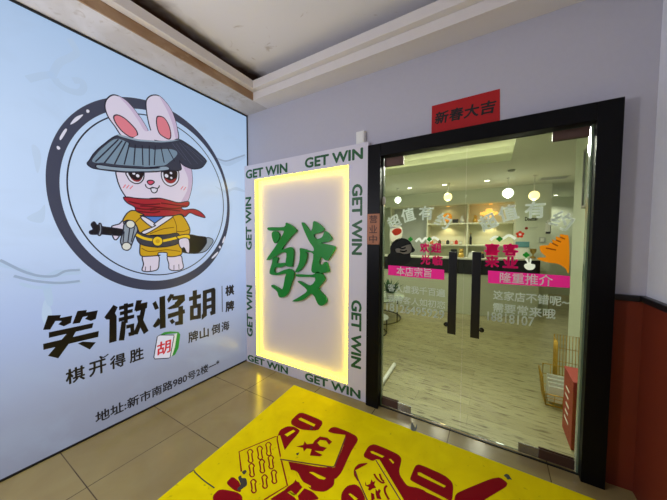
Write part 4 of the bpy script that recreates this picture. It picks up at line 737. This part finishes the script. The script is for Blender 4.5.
# vinyl on the left leaf
ST = GY0-0.0008
a = Art('B', ST)
for ch, (x, z), r in zip('超值有约', ((1.815,1.641),(1.934,1.696),(2.079,1.706),(2.208,1.640)), (0.45, 0.25, 0.0, -0.45)):
    a.text(ch, (x-0.057, x+0.057, z-0.057, z+0.057), 'st_pale', 0.0004, 0.025, r)
a.go('arched_lettering', d1_)
a = Art('B', ST).fill(ART['hair'], 'st_black', 0.0004, True).fill(ART['beard'], 'st_cream', 0.0006, True)
a.stroke([(1.86,1.425),(1.89,1.415),(1.92,1.425)], 0.012, 'st_black', 0.0008).stroke([(1.87,1.395),(1.90,1.39),(1.93,1.40)], 0.012, 'st_black', 0.0008)
a.go('dark_haired_figure_sticker', d1_)
a = Art('B', ST).fill(ART['wine'], 'st_cream', 0.0004, True).fill(ART['wine_red'], 'st_red', 0.0006, True)
a.go('cup_sticker', d1_)
a = Art('B', ST).text('欢', (2.036,2.110,1.386,1.466), 'st_pink', 0.0004, 0.045).text('迎', (2.122,2.200,1.388,1.468), 'st_pink', 0.0004, 0.045)
a.text('光', (2.044,2.118,1.290,1.370), 'st_pink', 0.0004, 0.045).text('临', (2.136,2.212,1.288,1.368), 'st_pink', 0.0004, 0.045)
a.go('pink_lettering', d1_)
a = Art('B', ST)
for x, z in ((1.958,1.495),(2.108,1.495)):
    for k in range(4): a.disc((x+0.010*math.cos(k*PI/2), z+0.010*math.sin(k*PI/2)), 0.0095, 'st_green', 0.0004+0.00002*k)
a.stroke([(2.00,1.475),(2.03,1.50),(2.05,1.475),(2.08,1.505),(2.11,1.48),(2.14,1.51),(2.18,1.49)], 0.018, 'st_pale', 0.0003)
a.go('clover_sticker', d1_)
bn = Art('B', ST).cut_fill(ART['bl'], '本店宗旨', (1.845,2.13,1.188,1.262), 'st_pink', 0.0008).go('pink_banner', d1_)
Art('B', ST).text('本店宗旨', (1.844,2.131,1.187,1.263), 'st_white', 0.0012, 0.014).go('lettering', bn)
a = Art('B', ST).text('客人虐我千百遍', (1.768,2.235,1.040,1.106), 'st_pale', 0.0004, 0.016).text('我待客人如初恋', (1.768,2.238,0.945,1.010), 'st_pale', 0.0004, 0.016)
a.text('18126495929', (1.757,2.232,0.866,0.936), 'st_pale', 0.0004, 0.014)
a.go('slogan_lettering', d1_)
# vinyl on the right leaf
a = Art('B', ST)
for ch, (x, z), r in zip('超值有约', ((2.512,1.622),(2.631,1.681),(2.781,1.695),(2.922,1.62)), (0.45, 0.25, 0.0, -0.45)):
    a.text(ch, (x-0.057, x+0.057, z-0.057, z+0.057), 'st_pale', 0.0004, 0.03, r)
a.go('arched_lettering', d2_)
a = Art('B', ST).text('喜', (2.493,2.590,1.380,1.468), 'st_pink', 0.0004, 0.06).text('客', (2.604,2.700,1.382,1.470), 'st_pink', 0.0004, 0.06)
a.text('来', (2.500,2.588,1.296,1.380), 'st_pink', 0.0004, 0.045).text('业', (2.608,2.700,1.296,1.380), 'st_pink', 0.0004, 0.045)
a.go('pink_lettering', d2_)
a = Art('B', ST).fill(ART['paw'], 'st_orange', 0.0004, True)
for p in ART['paw_lines']: a.stroke(p, 0.008, 'st_orange_d', 0.0006)
a.go('orange_paw_sticker', d2_)
a = Art('B', ST)
for p in ART['bunny']: a.fill(p, 'st_white', 0.0004, True)
a.go('white_bunny_sticker', d2_)
a = Art('B', ST); c = ART['flower'][0]
for k in range(5): a.disc((c[0]+0.015*math.cos(k*2*PI/5+0.3), c[1]+0.015*math.sin(k*2*PI/5+0.3)), 0.010, 'st_red', 0.0004+0.00002*k)
a.disc(c, 0.009, 'st_white', 0.0006)
for x, z in ((2.585,1.50),(2.742,1.392)):
    for k in range(4): a.disc((x+0.010*math.cos(k*PI/2), z+0.010*math.sin(k*PI/2)), 0.0095, 'st_green', 0.0004+0.00002*k)
a.stroke([(2.53,1.49),(2.56,1.515),(2.60,1.50),(2.64,1.525),(2.68,1.50)], 0.018, 'st_pale', 0.0003)
a.go('flower_sticker', d2_)
bn = Art('B', ST).cut_fill(ART['br'], '隆重推介', (2.595,2.888,1.192,1.264), 'st_pink', 0.0008).go('pink_banner', d2_)
Art('B', ST).text('隆重推介', (2.594,2.889,1.191,1.265), 'st_white', 0.0012, 0.014).go('lettering', bn)
a = Art('B', ST).text('这家店不错呢~', (2.558,2.975,1.065,1.132), 'st_pale', 0.0004, 0.018).text('需要常来哦', (2.558,2.91,0.975,1.042), 'st_pale', 0.0004, 0.018)
a.text('18818107', (2.525,2.80,0.905,0.972), 'st_pale', 0.0004, 0.014)
a.go('slogan_lettering', d2_)

# ------------------------------------------------------------------ shop furniture
# counter
def offset_poly(pts, d):                      # thicken a polyline away from the viewer
    out = []
    for i, p in enumerate(pts):
        a_ = pts[max(i-1, 0)]; b_ = pts[min(i+1, len(pts)-1)]; dx, dy = b_[0]-a_[0], b_[1]-a_[1]; l = math.hypot(dx, dy)
        out.append((p[0]-dy/l*d, p[1]+dx/l*d))
    return out
ct = thing('reception_counter', (1.4, 3.9, 0), 'long cream reception counter with black upper band in front of the shelves', 'counter')
path = [(-0.55, 3.62), (2.30, 3.62), (3.32, 4.18)]
def slab(p, d, z0, z1): return MB().prism(p + offset_poly(p, d)[::-1], lambda q, k: (q[0], q[1], z0+(z1-z0)*k))
slab(offset_poly(path, 0.02), 0.36, 0.0, 0.80).go('counter_body', 'counter_body', ct)
slab(path, 0.40, 0.80, 1.085).go('counter_band', 'counter_black', ct)
slab(offset_poly(path, -0.015), 0.43, 1.085, 1.112).go('counter_top', 'counter_top', ct)
# shelving
sh = thing('display_shelving', (1.4, 4.8, 0), 'cream open shelving with lit compartments behind the counter', 'shelf')
b_ = MB()
SX = (0.20, 1.13, 2.01, 2.905)
for i, x in enumerate(SX): MB().box(x, x+0.03, 4.60, 4.95, 0, 2.31).go('divider', 'cabinet', sh)
MB().box(0.20, 2.935, 4.95, 4.975, 0, 2.31).go('back_panel', 'cabinet', sh)
for i in range(3):
    x0, x1 = SX[i]+0.03, SX[i+1]
    for z in ((2.28,) if i == 0 else (2.28, 1.83, 1.33)): MB().box(x0, x1, 4.60, 4.95, z, z+0.03).go('shelf_board', 'cabinet', sh)
    MB().box(x0, x1, 4.62, 4.95, 0.0, 1.0).go('base_cabinet', 'cabinet', sh)
MB().box(0.23, 1.13, 4.86, 4.95, 1.0, 2.28).go('grey_panel', 'int_grey', sh)
struct('wall_bulkhead', MB().box(-0.6, 2.935, 4.62, 4.98, 2.312, 2.6), 'int_wall')
for x in (1.58, 2.47):
    for z, nm in ((2.279, 'upper'), (1.829, 'lower')):
        pk = MB().lathe([(0.0,0),(0.032,0),(0.034,-0.010),(0.0,-0.010)], (x, 4.80, z), 16).go('puck_light', 'crown', sh)
        l = lamp('SPOT', 'shelf_light', (x, 4.80, z-0.02), 3.6 if nm == 'lower' else 0.9, (1.0, 0.80, 0.48), 0.02, (0.35, 0, 0), 2.0)
# ornaments
def on_shelf(name, label, cat, loc, group=None): return thing(name, loc, label, cat, group)
t = on_shelf('globe_lamp', 'round orange globe lamp on the upper middle shelf', 'lamp', (1.58, 4.72, 1.861))
MB().lathe([(0,0),(0.05,0),(0.05,0.02),(0.03,0.05),(0,0.05)], (1.58,4.72,1.861), 18).go('lamp_base', 'figure_gold', t)
MB().ball((1.58,4.72,2.005), 0.105, 24).go('lamp_shade', 'orange', t)
t = on_shelf('ornament_box', 'small black box beside the orange globe lamp', 'box', (1.74, 4.70, 1.861))
MB().box(1.70,1.82,4.66,4.76,1.861,1.93,0.006).go('box_body', 'black', t); MB().box(1.697,1.823,4.657,4.763,1.93,1.95,0.004).go('box_lid', 'black', t)
t = on_shelf('vase', 'small pale vase right of the black box', 'vase', (1.90, 4.75, 1.861))
MB().lathe([(0,0),(0.035,0),(0.055,0.05),(0.05,0.10),(0.025,0.14),(0.035,0.17),(0.028,0.17),(0,0.13)], (1.90,4.75,1.861), 18).go('vase_body', 'pot', t)
t = on_shelf('figurine', 'small golden figurine left of the amber lamp on upper right shelf', 'figurine', (2.17, 4.72, 1.861))
MB().lathe([(0,0),(0.05,0),(0.055,0.04),(0.035,0.09),(0.03,0.11),(0,0.115)], (2.17,4.72,1.861), 16).ball((2.17,4.72,2.0), 0.038, 14).go('figurine_body', 'figure_gold', t)
t = on_shelf('table_lamp', 'glowing amber petal lamp on the upper right shelf', 'lamp', (2.44, 4.72, 1.861))
MB().lathe([(0,0),(0.06,0),(0.06,0.015),(0.018,0.03),(0.018,0.12),(0,0.12)], (2.44,4.72,1.861), 18).go('lamp_base', 'figure_gold', t)
mb = MB().lathe([(0.02,0.10),(0.10,0.15),(0.15,0.19),(0.14,0.21),(0.07,0.25),(0.06,0.30),(0.0,0.31)], (2.44,4.72,1.861), 20)
for k in range(8):
    an = 2*PI*k/8; mb.ball((2.44+0.14*math.cos(an), 4.72+0.14*math.sin(an), 2.06), 0.035, 10)
mb.go('lamp_shade', 'crown', t)
cols = [(220,130,60),(180,60,40),(100,66,50),(230,150,80),(40,36,36),(216,96,40),(200,50,36),(150,90,60)]
lt_ = ['ochre','brick red','brown','light tan','near black','rust orange','bright red','dark tan']
for k in range(8):
    M['blk%d' % k] = mat('painted block %s' % lt_[k], cols[k], 0.5)
    x = 1.24+k*0.092
    tl = thing('ornament_block', (x, 4.68, 1.361), 'little %s block, number %d from left in row on middle lower shelf' % (lt_[k], k+1), 'ornament', 'row of little blocks on the lower shelf')
    MB().box(x-0.036, x+0.036, 4.65, 4.70, 1.361, 1.445, 0.005).go('block_body', 'blk%d' % k, tl)
    MB().box(x-0.030, x+0.030, 4.646, 4.6505, 1.370, 1.436).go('block_face', 'int_wall', tl) if k % 2 else MB().lathe([(0,0),(0.02,0),(0.014,0.02),(0,0.022)], (x,4.675,1.445), 10).go('block_cap', 'blk%d' % k, tl)
t = thing('tall_bottle', (2.09, 4.72, 1.361), 'thin dark bottle at left end of the lower right shelf', 'bottle')
MB().lathe([(0,0),(0.026,0),(0.026,0.16),(0.010,0.20),(0.010,0.25),(0,0.25)], (2.09,4.72,1.361), 14).go('bottle_body', 'black', t)
MB().lathe([(0,0.25),(0.012,0.25),(0.012,0.272),(0,0.272)], (2.09,4.72,1.361), 14).go('bottle_cap', 'figure_gold', t)
# on the counter
CZ = 1.112
t = thing('card_reader', (1.845, 3.80, CZ), 'black upright device on the counter behind the left door handle', 'device')
MB().box(1.79,1.90,3.79,3.87,CZ,CZ+0.02,0.004).go('device_stand', 'black', t); MB().box(1.785,1.905,3.80,3.82,CZ+0.02,CZ+0.165,0.005).go('device_screen', 'black', t)
t = thing('lucky_figurine', (1.985, 3.80, CZ), 'golden rounded figurine on the counter beside the black device', 'figurine')
MB().lathe([(0,0),(0.055,0),(0.06,0.04),(0.045,0.09),(0,0.10)], (1.985,3.80,CZ), 18).ball((1.985,3.80,CZ+0.125), 0.045, 16).ball((1.957,3.80,CZ+0.17), 0.014, 8).ball((2.013,3.80,CZ+0.17), 0.014, 8).go('figurine_body', 'figure_gold', t)
t = thing('tissue_box', (2.20, 3.82, CZ), 'white tissue box on the counter behind the right door handle', 'box')
MB().box(2.12,2.27,3.77,3.87,CZ,CZ+0.10,0.006).go('box_body', 'white', t); MB().box(2.17,2.22,3.80,3.84,CZ+0.10,CZ+0.135,0.012).go('tissue', 'paper', t)
t = thing('desk_ornament', (2.36, 3.86, CZ), 'small dark round ornament on the counter right of tissue box', 'ornament')
MB().lathe([(0,0),(0.04,0),(0.045,0.03),(0.03,0.08),(0.02,0.09),(0,0.095)], (2.36,3.86,CZ), 16).go('ornament_body', 'black', t); MB().ball((2.36,3.86,CZ+0.105), 0.022, 12).go('ornament_knob', 'figure_gold', t)
t = thing('gift_box', (3.02, 4.22, CZ), 'teal box with white lid strip on right end of counter', 'box')
MB().box(2.93,3.13,4.17,4.29,CZ,CZ+0.22,0.006).go('box_body', 'paper', t); MB().box(2.92,3.14,4.16,4.30,CZ+0.22,CZ+0.33,0.006).go('box_lid', 'teal', t)
t = thing('trophy', (3.215, 4.30, CZ), 'small golden trophy right of the teal box on counter', 'trophy')
MB().lathe([(0,0),(0.045,0),(0.045,0.03),(0.012,0.05),(0.012,0.08),(0.05,0.13),(0.055,0.19),(0.048,0.19),(0,0.12)], (3.215,4.30,CZ), 18).go('trophy_cup', 'figure_gold', t)
# globes and downlights
def globe(x, y, z, r, mk, label):
    g_ = thing('pendant_globe', (x, y, 2.6), label, 'lamp', 'globe pendants over the counter')
    MB().ball((x, y, z), r, 24).go('globe', mk, g_)
    MB().tube([(x, y, z+r*0.97), (x, y, 2.585)], 0.004, 8).lathe([(0,0.6*0),(0.03,0),(0.035,-0.012),(0,-0.014)], (x, y, 2.599), 16).go('cord', 'white', g_)
    lamp('POINT', 'globe_light', (x, y, z-r-0.02), 2.2, (1.0, 0.93, 0.78) if mk == 'globe_warm' else (0.96, 1.0, 0.96), 0.05)
globe(0.71, 3.62, 2.345, 0.070, 'globe_white', 'leftmost glowing globe pendant, cool white, near left door edge')
globe(1.737, 3.62, 2.332, 0.078, 'globe_warm', 'warm yellow globe pendant above the orange globe lamp')
globe(2.748, 3.62, 2.325, 0.088, 'globe_white', 'bright white globe pendant above the right arched lettering')
globe(3.13, 3.62, 2.25, 0.080, 'globe_warm', 'rightmost globe pendant, warm yellow, in front of the lettered pier')
def down(x, y, label, power=9):
    d_ = thing('ceiling_downlight', (x, y, 2.6), label, 'light', 'recessed ceiling downlights')
    MB().lathe([(0.045,0.0),(0.065,0.0),(0.065,-0.006),(0.048,-0.008),(0.045,0.0)], (x, y, 2.599), 20).go('trim_ring', 'white', d_)
    MB().lathe([(0,-0.001),(0.044,-0.001),(0.044,-0.004),(0,-0.004)], (x, y, 2.599), 20).go('lens', 'lens', d_)
    lamp('SPOT', 'downlight', (x, y, 2.58), power*3.6, (1.0, 0.98, 0.90), 0.05, (0,0,0), 2.5)
down(0.948, 3.68, 'left recessed downlight over the counter')
down(1.657, 3.68, 'middle recessed downlight over the counter, left of door seam')
down(2.41, 3.68, 'recessed downlight over the counter just right of the door seam')
down(3.86, 6.5, 'far recessed downlight deep in the right passage')
# added spots without fixtures, brightening the shop and the door vinyl
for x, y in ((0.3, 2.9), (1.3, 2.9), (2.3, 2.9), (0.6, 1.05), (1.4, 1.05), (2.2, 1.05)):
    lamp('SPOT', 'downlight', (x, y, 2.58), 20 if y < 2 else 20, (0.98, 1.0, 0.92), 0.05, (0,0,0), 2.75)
# added unseen spots that light the door vinyl from behind
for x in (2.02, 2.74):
    lamp('SPOT', 'vinyl_fill', (x, 1.7, 2.57), 85, (0.98, 1.0, 0.94), 0.16, (-0.92, 0, 0), 1.5)
vt = thing('ceiling_vent', (3.42, 3.98, 2.6), 'grey slatted air vent in the ceiling right of the globes', 'vent')
MB().box(3.22,3.66,3.88,4.14,2.592,2.5995).go('vent_frame', 'int_wall', vt)
for k in range(6): MB().box(3.25,3.63,3.905+k*0.037,3.925+k*0.037,2.586,2.5925).go('slat', 'int_grey', vt)
sd = thing('smoke_detector', (2.76, 2.98, 2.6), 'small round detector on the ceiling right of the recessed tray', 'detector')
MB().lathe([(0,0),(0.05,0),(0.05,-0.015),(0.035,-0.03),(0,-0.03)], (2.76,2.98,2.5995), 18).go('detector_body', 'int_grey', sd)
# pier lettering, switch, dispenser
sl = thing('wall_lettering', (3.2, 4.6, 1.9), 'small black shop lettering with grey line on the pale pier', 'lettering')
Art('B', 4.598).text('Doutter', (3.09,3.31,1.868,1.945), 'st_black', 0.001, 0.03).go('letters', sl)
a = Art('B', 4.598).disc((3.12,1.715), 0.028, 'st_red', 0.001).fill([(3.17,1.725),(3.31,1.725),(3.31,1.735),(3.17,1.735)], 'int_grey', 0.001).fill([(3.17,1.695),(3.28,1.695),(3.28,1.705),(3.17,1.705)], 'int_grey', 0.001)
a.go('emblem', sl)
sw = thing('wall_switch', (3.385, 4.6, 1.47), 'grey switch plate low on the pale pier', 'switch')
MB().box(3.33,3.44,4.588,4.5995,1.42,1.53,0.004).go('plate', 'int_grey', sw); MB().box(3.355,3.415,4.582,4.5885,1.44,1.51,0.003).go('rocker', 'white', sw)
dp = thing('soap_dispenser', (3.47, 4.6, 1.70), 'white dispenser with black backing on right edge of the pier', 'dispenser')
MB().box(3.435,3.513,4.585,4.5995,1.60,1.83,0.004).go('backing', 'black', dp); MB().box(3.425,3.500,4.53,4.585,1.64,1.82,0.008).go('dispenser_body', 'white', dp); MB().box(3.445,3.48,4.545,4.575,1.82,1.87,0.006).go('dispenser_cap', 'white', dp)
# picture on the right wall
pc = thing('framed_picture', (3.3, 1.1, 2.08), 'grey framed picture high on the right inside wall by the door', 'picture')
MB().box(3.275,3.2995,0.88,1.33,1.80,1.825).box(3.275,3.2995,0.88,1.33,2.335,2.36).box(3.275,3.2995,0.88,0.905,1.825,2.335).box(3.275,3.2995,1.305,1.33,1.825,2.335).go('picture_frame', 'picture_frame', pc)
MB().box(3.288,3.2995,0.905,1.305,1.825,2.335).go('print', 'picture', pc)
# round table and the low one under it
def ring_pts(c, r, z, n=32): return [(c[0]+r*math.cos(2*PI*k/n), c[1]+r*math.sin(2*PI*k/n), z) for k in range(n)]
c = (0.60, 2.52)
tb = thing('round_table', (c[0], c[1], 0), 'round pale glass table on thin black legs near the left of the shop', 'table')
MB().lathe([(0,0.415),(0.575,0.415),(0.58,0.422),(0.575,0.43),(0,0.43)], (c[0],c[1],0), 48).go('table_top', 'table_glass', tb)
for k in range(4):
    an = 2*PI*k/4-0.2; p = (c[0]+0.52*math.cos(an), c[1]+0.52*math.sin(an)); MB().tube([(p[0],p[1],0.0),(p[0],p[1],0.414)], 0.011, 8).go('leg', 'black', tb)
MB().tube(ring_pts(c, 0.52, 0.40), 0.010, 8, closed=True).tube(ring_pts(c, 0.52, 0.012), 0.010, 8, closed=True).go('leg_ring', 'black', tb)
c = (0.90, 1.72)
t2 = thing('low_table', (c[0], c[1], 0), 'lower round table with black legs in front of the glass table', 'table')
MB().lathe([(0,0.245),(0.275,0.245),(0.28,0.25),(0.275,0.26),(0,0.26)], (c[0],c[1],0), 40).go('table_top', 'int_grey', t2)
for k in range(4):
    an = 2*PI*k/4+0.35; p = (c[0]+0.25*math.cos(an), c[1]+0.25*math.sin(an)); MB().tube([(p[0],p[1],0.0),(p[0],p[1],0.244)], 0.009, 8).go('leg', 'black', t2)
MB().tube(ring_pts(c, 0.25, 0.011), 0.009, 8, closed=True).go('leg_ring', 'black', t2)
cu_ = thing('cup', (0.99, 1.83, 0.26), 'small white cup on the low round table', 'cup')
MB().lathe([(0,0.0),(0.025,0),(0.04,0.06),(0.042,0.075),(0.036,0.072),(0,0.012)], (0.99,1.83,0.2605), 18).go('cup_body', 'white', cu_)
pl = thing('potted_plant', (1.0, 2.34, 0.43), 'leafy green plant in white pot on the round glass table', 'plant')
MB().lathe([(0,0),(0.06,0),(0.085,0.10),(0.085,0.11),(0.075,0.11),(0.07,0.09),(0,0.09)], (1.0,2.34,0.4305), 20).go('pot', 'pot', pl)
random.seed(11); lf = MB()
for k in range(70):
    an = random.random()*2*PI; el = 0.25+random.random()*1.25; ln = 0.16+random.random()*0.16
    b0 = Vector((1.0, 2.34, 0.53)); dr = Vector((math.cos(an)*math.cos(el), math.sin(an)*math.cos(el), math.sin(el)))
    sd_ = dr.cross(Vector((0,0,1))).normalized()*(0.022+0.016*random.random()); st_ = b0+dr*ln*0.45; tip = b0+dr*ln+Vector((0,0,-0.03))
    vv = [lf.bm.verts.new(p) for p in (b0, st_+sd_, tip, st_-sd_, st_+Vector((0,0,0.008)))]
    for q in ((0,1,4),(1,2,4),(2,3,4),(3,0,4)): lf.bm.faces.new([vv[i] for i in q])
lf.go('foliage', 'leaf', pl)
# white tube on the floor by the left jamb
wt = thing('white_tube', (1.60, 0.55, 0), 'white tube lying on the wood floor beside the left jamb', 'tube')
MB().tube([(1.614,0.25,0.022),(1.590,0.80,0.022)], 0.021, 14).go('tube_body', 'white', wt)
MB().tube([(1.5905,0.79,0.022),(1.5895,0.812,0.022)], 0.0215, 14).go('end_cap', 'paper', wt)
# wire rack with papers, red carton
rk = thing('wire_rack', (3.08, 1.0, 0), 'gold wire magazine rack with two tiers behind the red box', 'rack')
R_ = 0.005
def wire_panel(o_, ux, uz, nx, nz):           # rectangle of wires: origin, two edge vectors, counts
    o_, ux, uz = Vector(o_), Vector(ux), Vector(uz); mb = MB()
    mb.tube([o_, o_+ux, o_+ux+uz, o_+uz], R_*1.2, 6, closed=True)
    for i in range(1, nx): mb.tube([o_+ux*i/nx, o_+ux*i/nx+uz], R_*0.6, 5)
    for i in range(1, nz): mb.tube([o_+uz*i/nz, o_+ux+uz*i/nz], R_*0.6, 5)
    return mb
wire_panel((3.07,1.26,0.01), (0.19,0.0,0), (0,0.03,0.57), 8, 4).go('back_panel', 'gold', rk)
wire_panel((3.07,1.10,0.01), (0,0.16,0), (0,0.03,0.54), 6, 4).go('side_panel', 'gold', rk)
wire_panel((3.26,1.10,0.01), (0,0.16,0), (0,0.03,0.54), 6, 4).go('side_panel', 'gold', rk)
wire_panel((2.96,0.86,0.01), (0.0,0.24,0), (-0.03,0.0,0.27), 8, 5).go('side_panel', 'gold', rk)
wire_panel((3.19,0.86,0.01), (0.0,0.24,0), (0.0,0.0,0.30), 3, 4).go('side_panel', 'gold', rk)
wire_panel((2.96,0.86,0.01), (0.23,0,0), (0,-0.03,0.12), 4, 3).go('front_panel', 'gold', rk)
wire_panel((2.96,1.06,0.01), (0.23,0,0), (0,0.02,0.31), 4, 3).go('divider_panel', 'gold', rk)
wire_panel((2.96,0.86,0.012), (0.23,0,0), (0,0.24,0), 4, 4).go('base', 'gold', rk)
for k in range(4):
    pp = thing('paper_stack', (3.08, 0.90+0.04*k, 0.03), ['white booklet at front of the wire rack', 'second white booklet from front of the wire rack', 'third white booklet from front of the wire rack', 'white booklet at back of the wire rack pocket'][k], 'booklet', 'booklets in the wire rack')
    MB().box(2.985,3.165,0.895+0.04*k,0.915+0.04*k,0.022,0.165+0.02*k,0.002).go('cover', 'paper', pp)
    MB().box(2.99,3.163,0.8975+0.04*k,0.9125+0.04*k,0.165+0.02*k,0.1665+0.02*k).go('pages', 'int_grey', pp)
rk.location += Vector((0.03, -0.045, 0)); rk.scale = (1, 1, 0.93)
for o in [q for q in COL.objects if q.name.startswith('paper_stack')]: o.location += Vector((0.03, -0.045, 0))
rb = thing('carton', (3.15, 0.40, 0), 'red cardboard carton on the shop floor just inside the right jamb', 'box')
MB().box(3.058,3.255,0.26,0.54,0.001,0.49,0.004).go('carton_body', 'red_box', rb)
MB().box(3.056,3.257,0.258,0.542,0.478,0.496,0.003).go('carton_lid', 'red_box', rb)
for k in range(5): MB().box(3.0565,3.0579,0.36+0.02*(k % 2),0.48-0.015*(k % 3),0.12+0.06*k,0.135+0.06*k).go('printed_line', 'paper', rb)
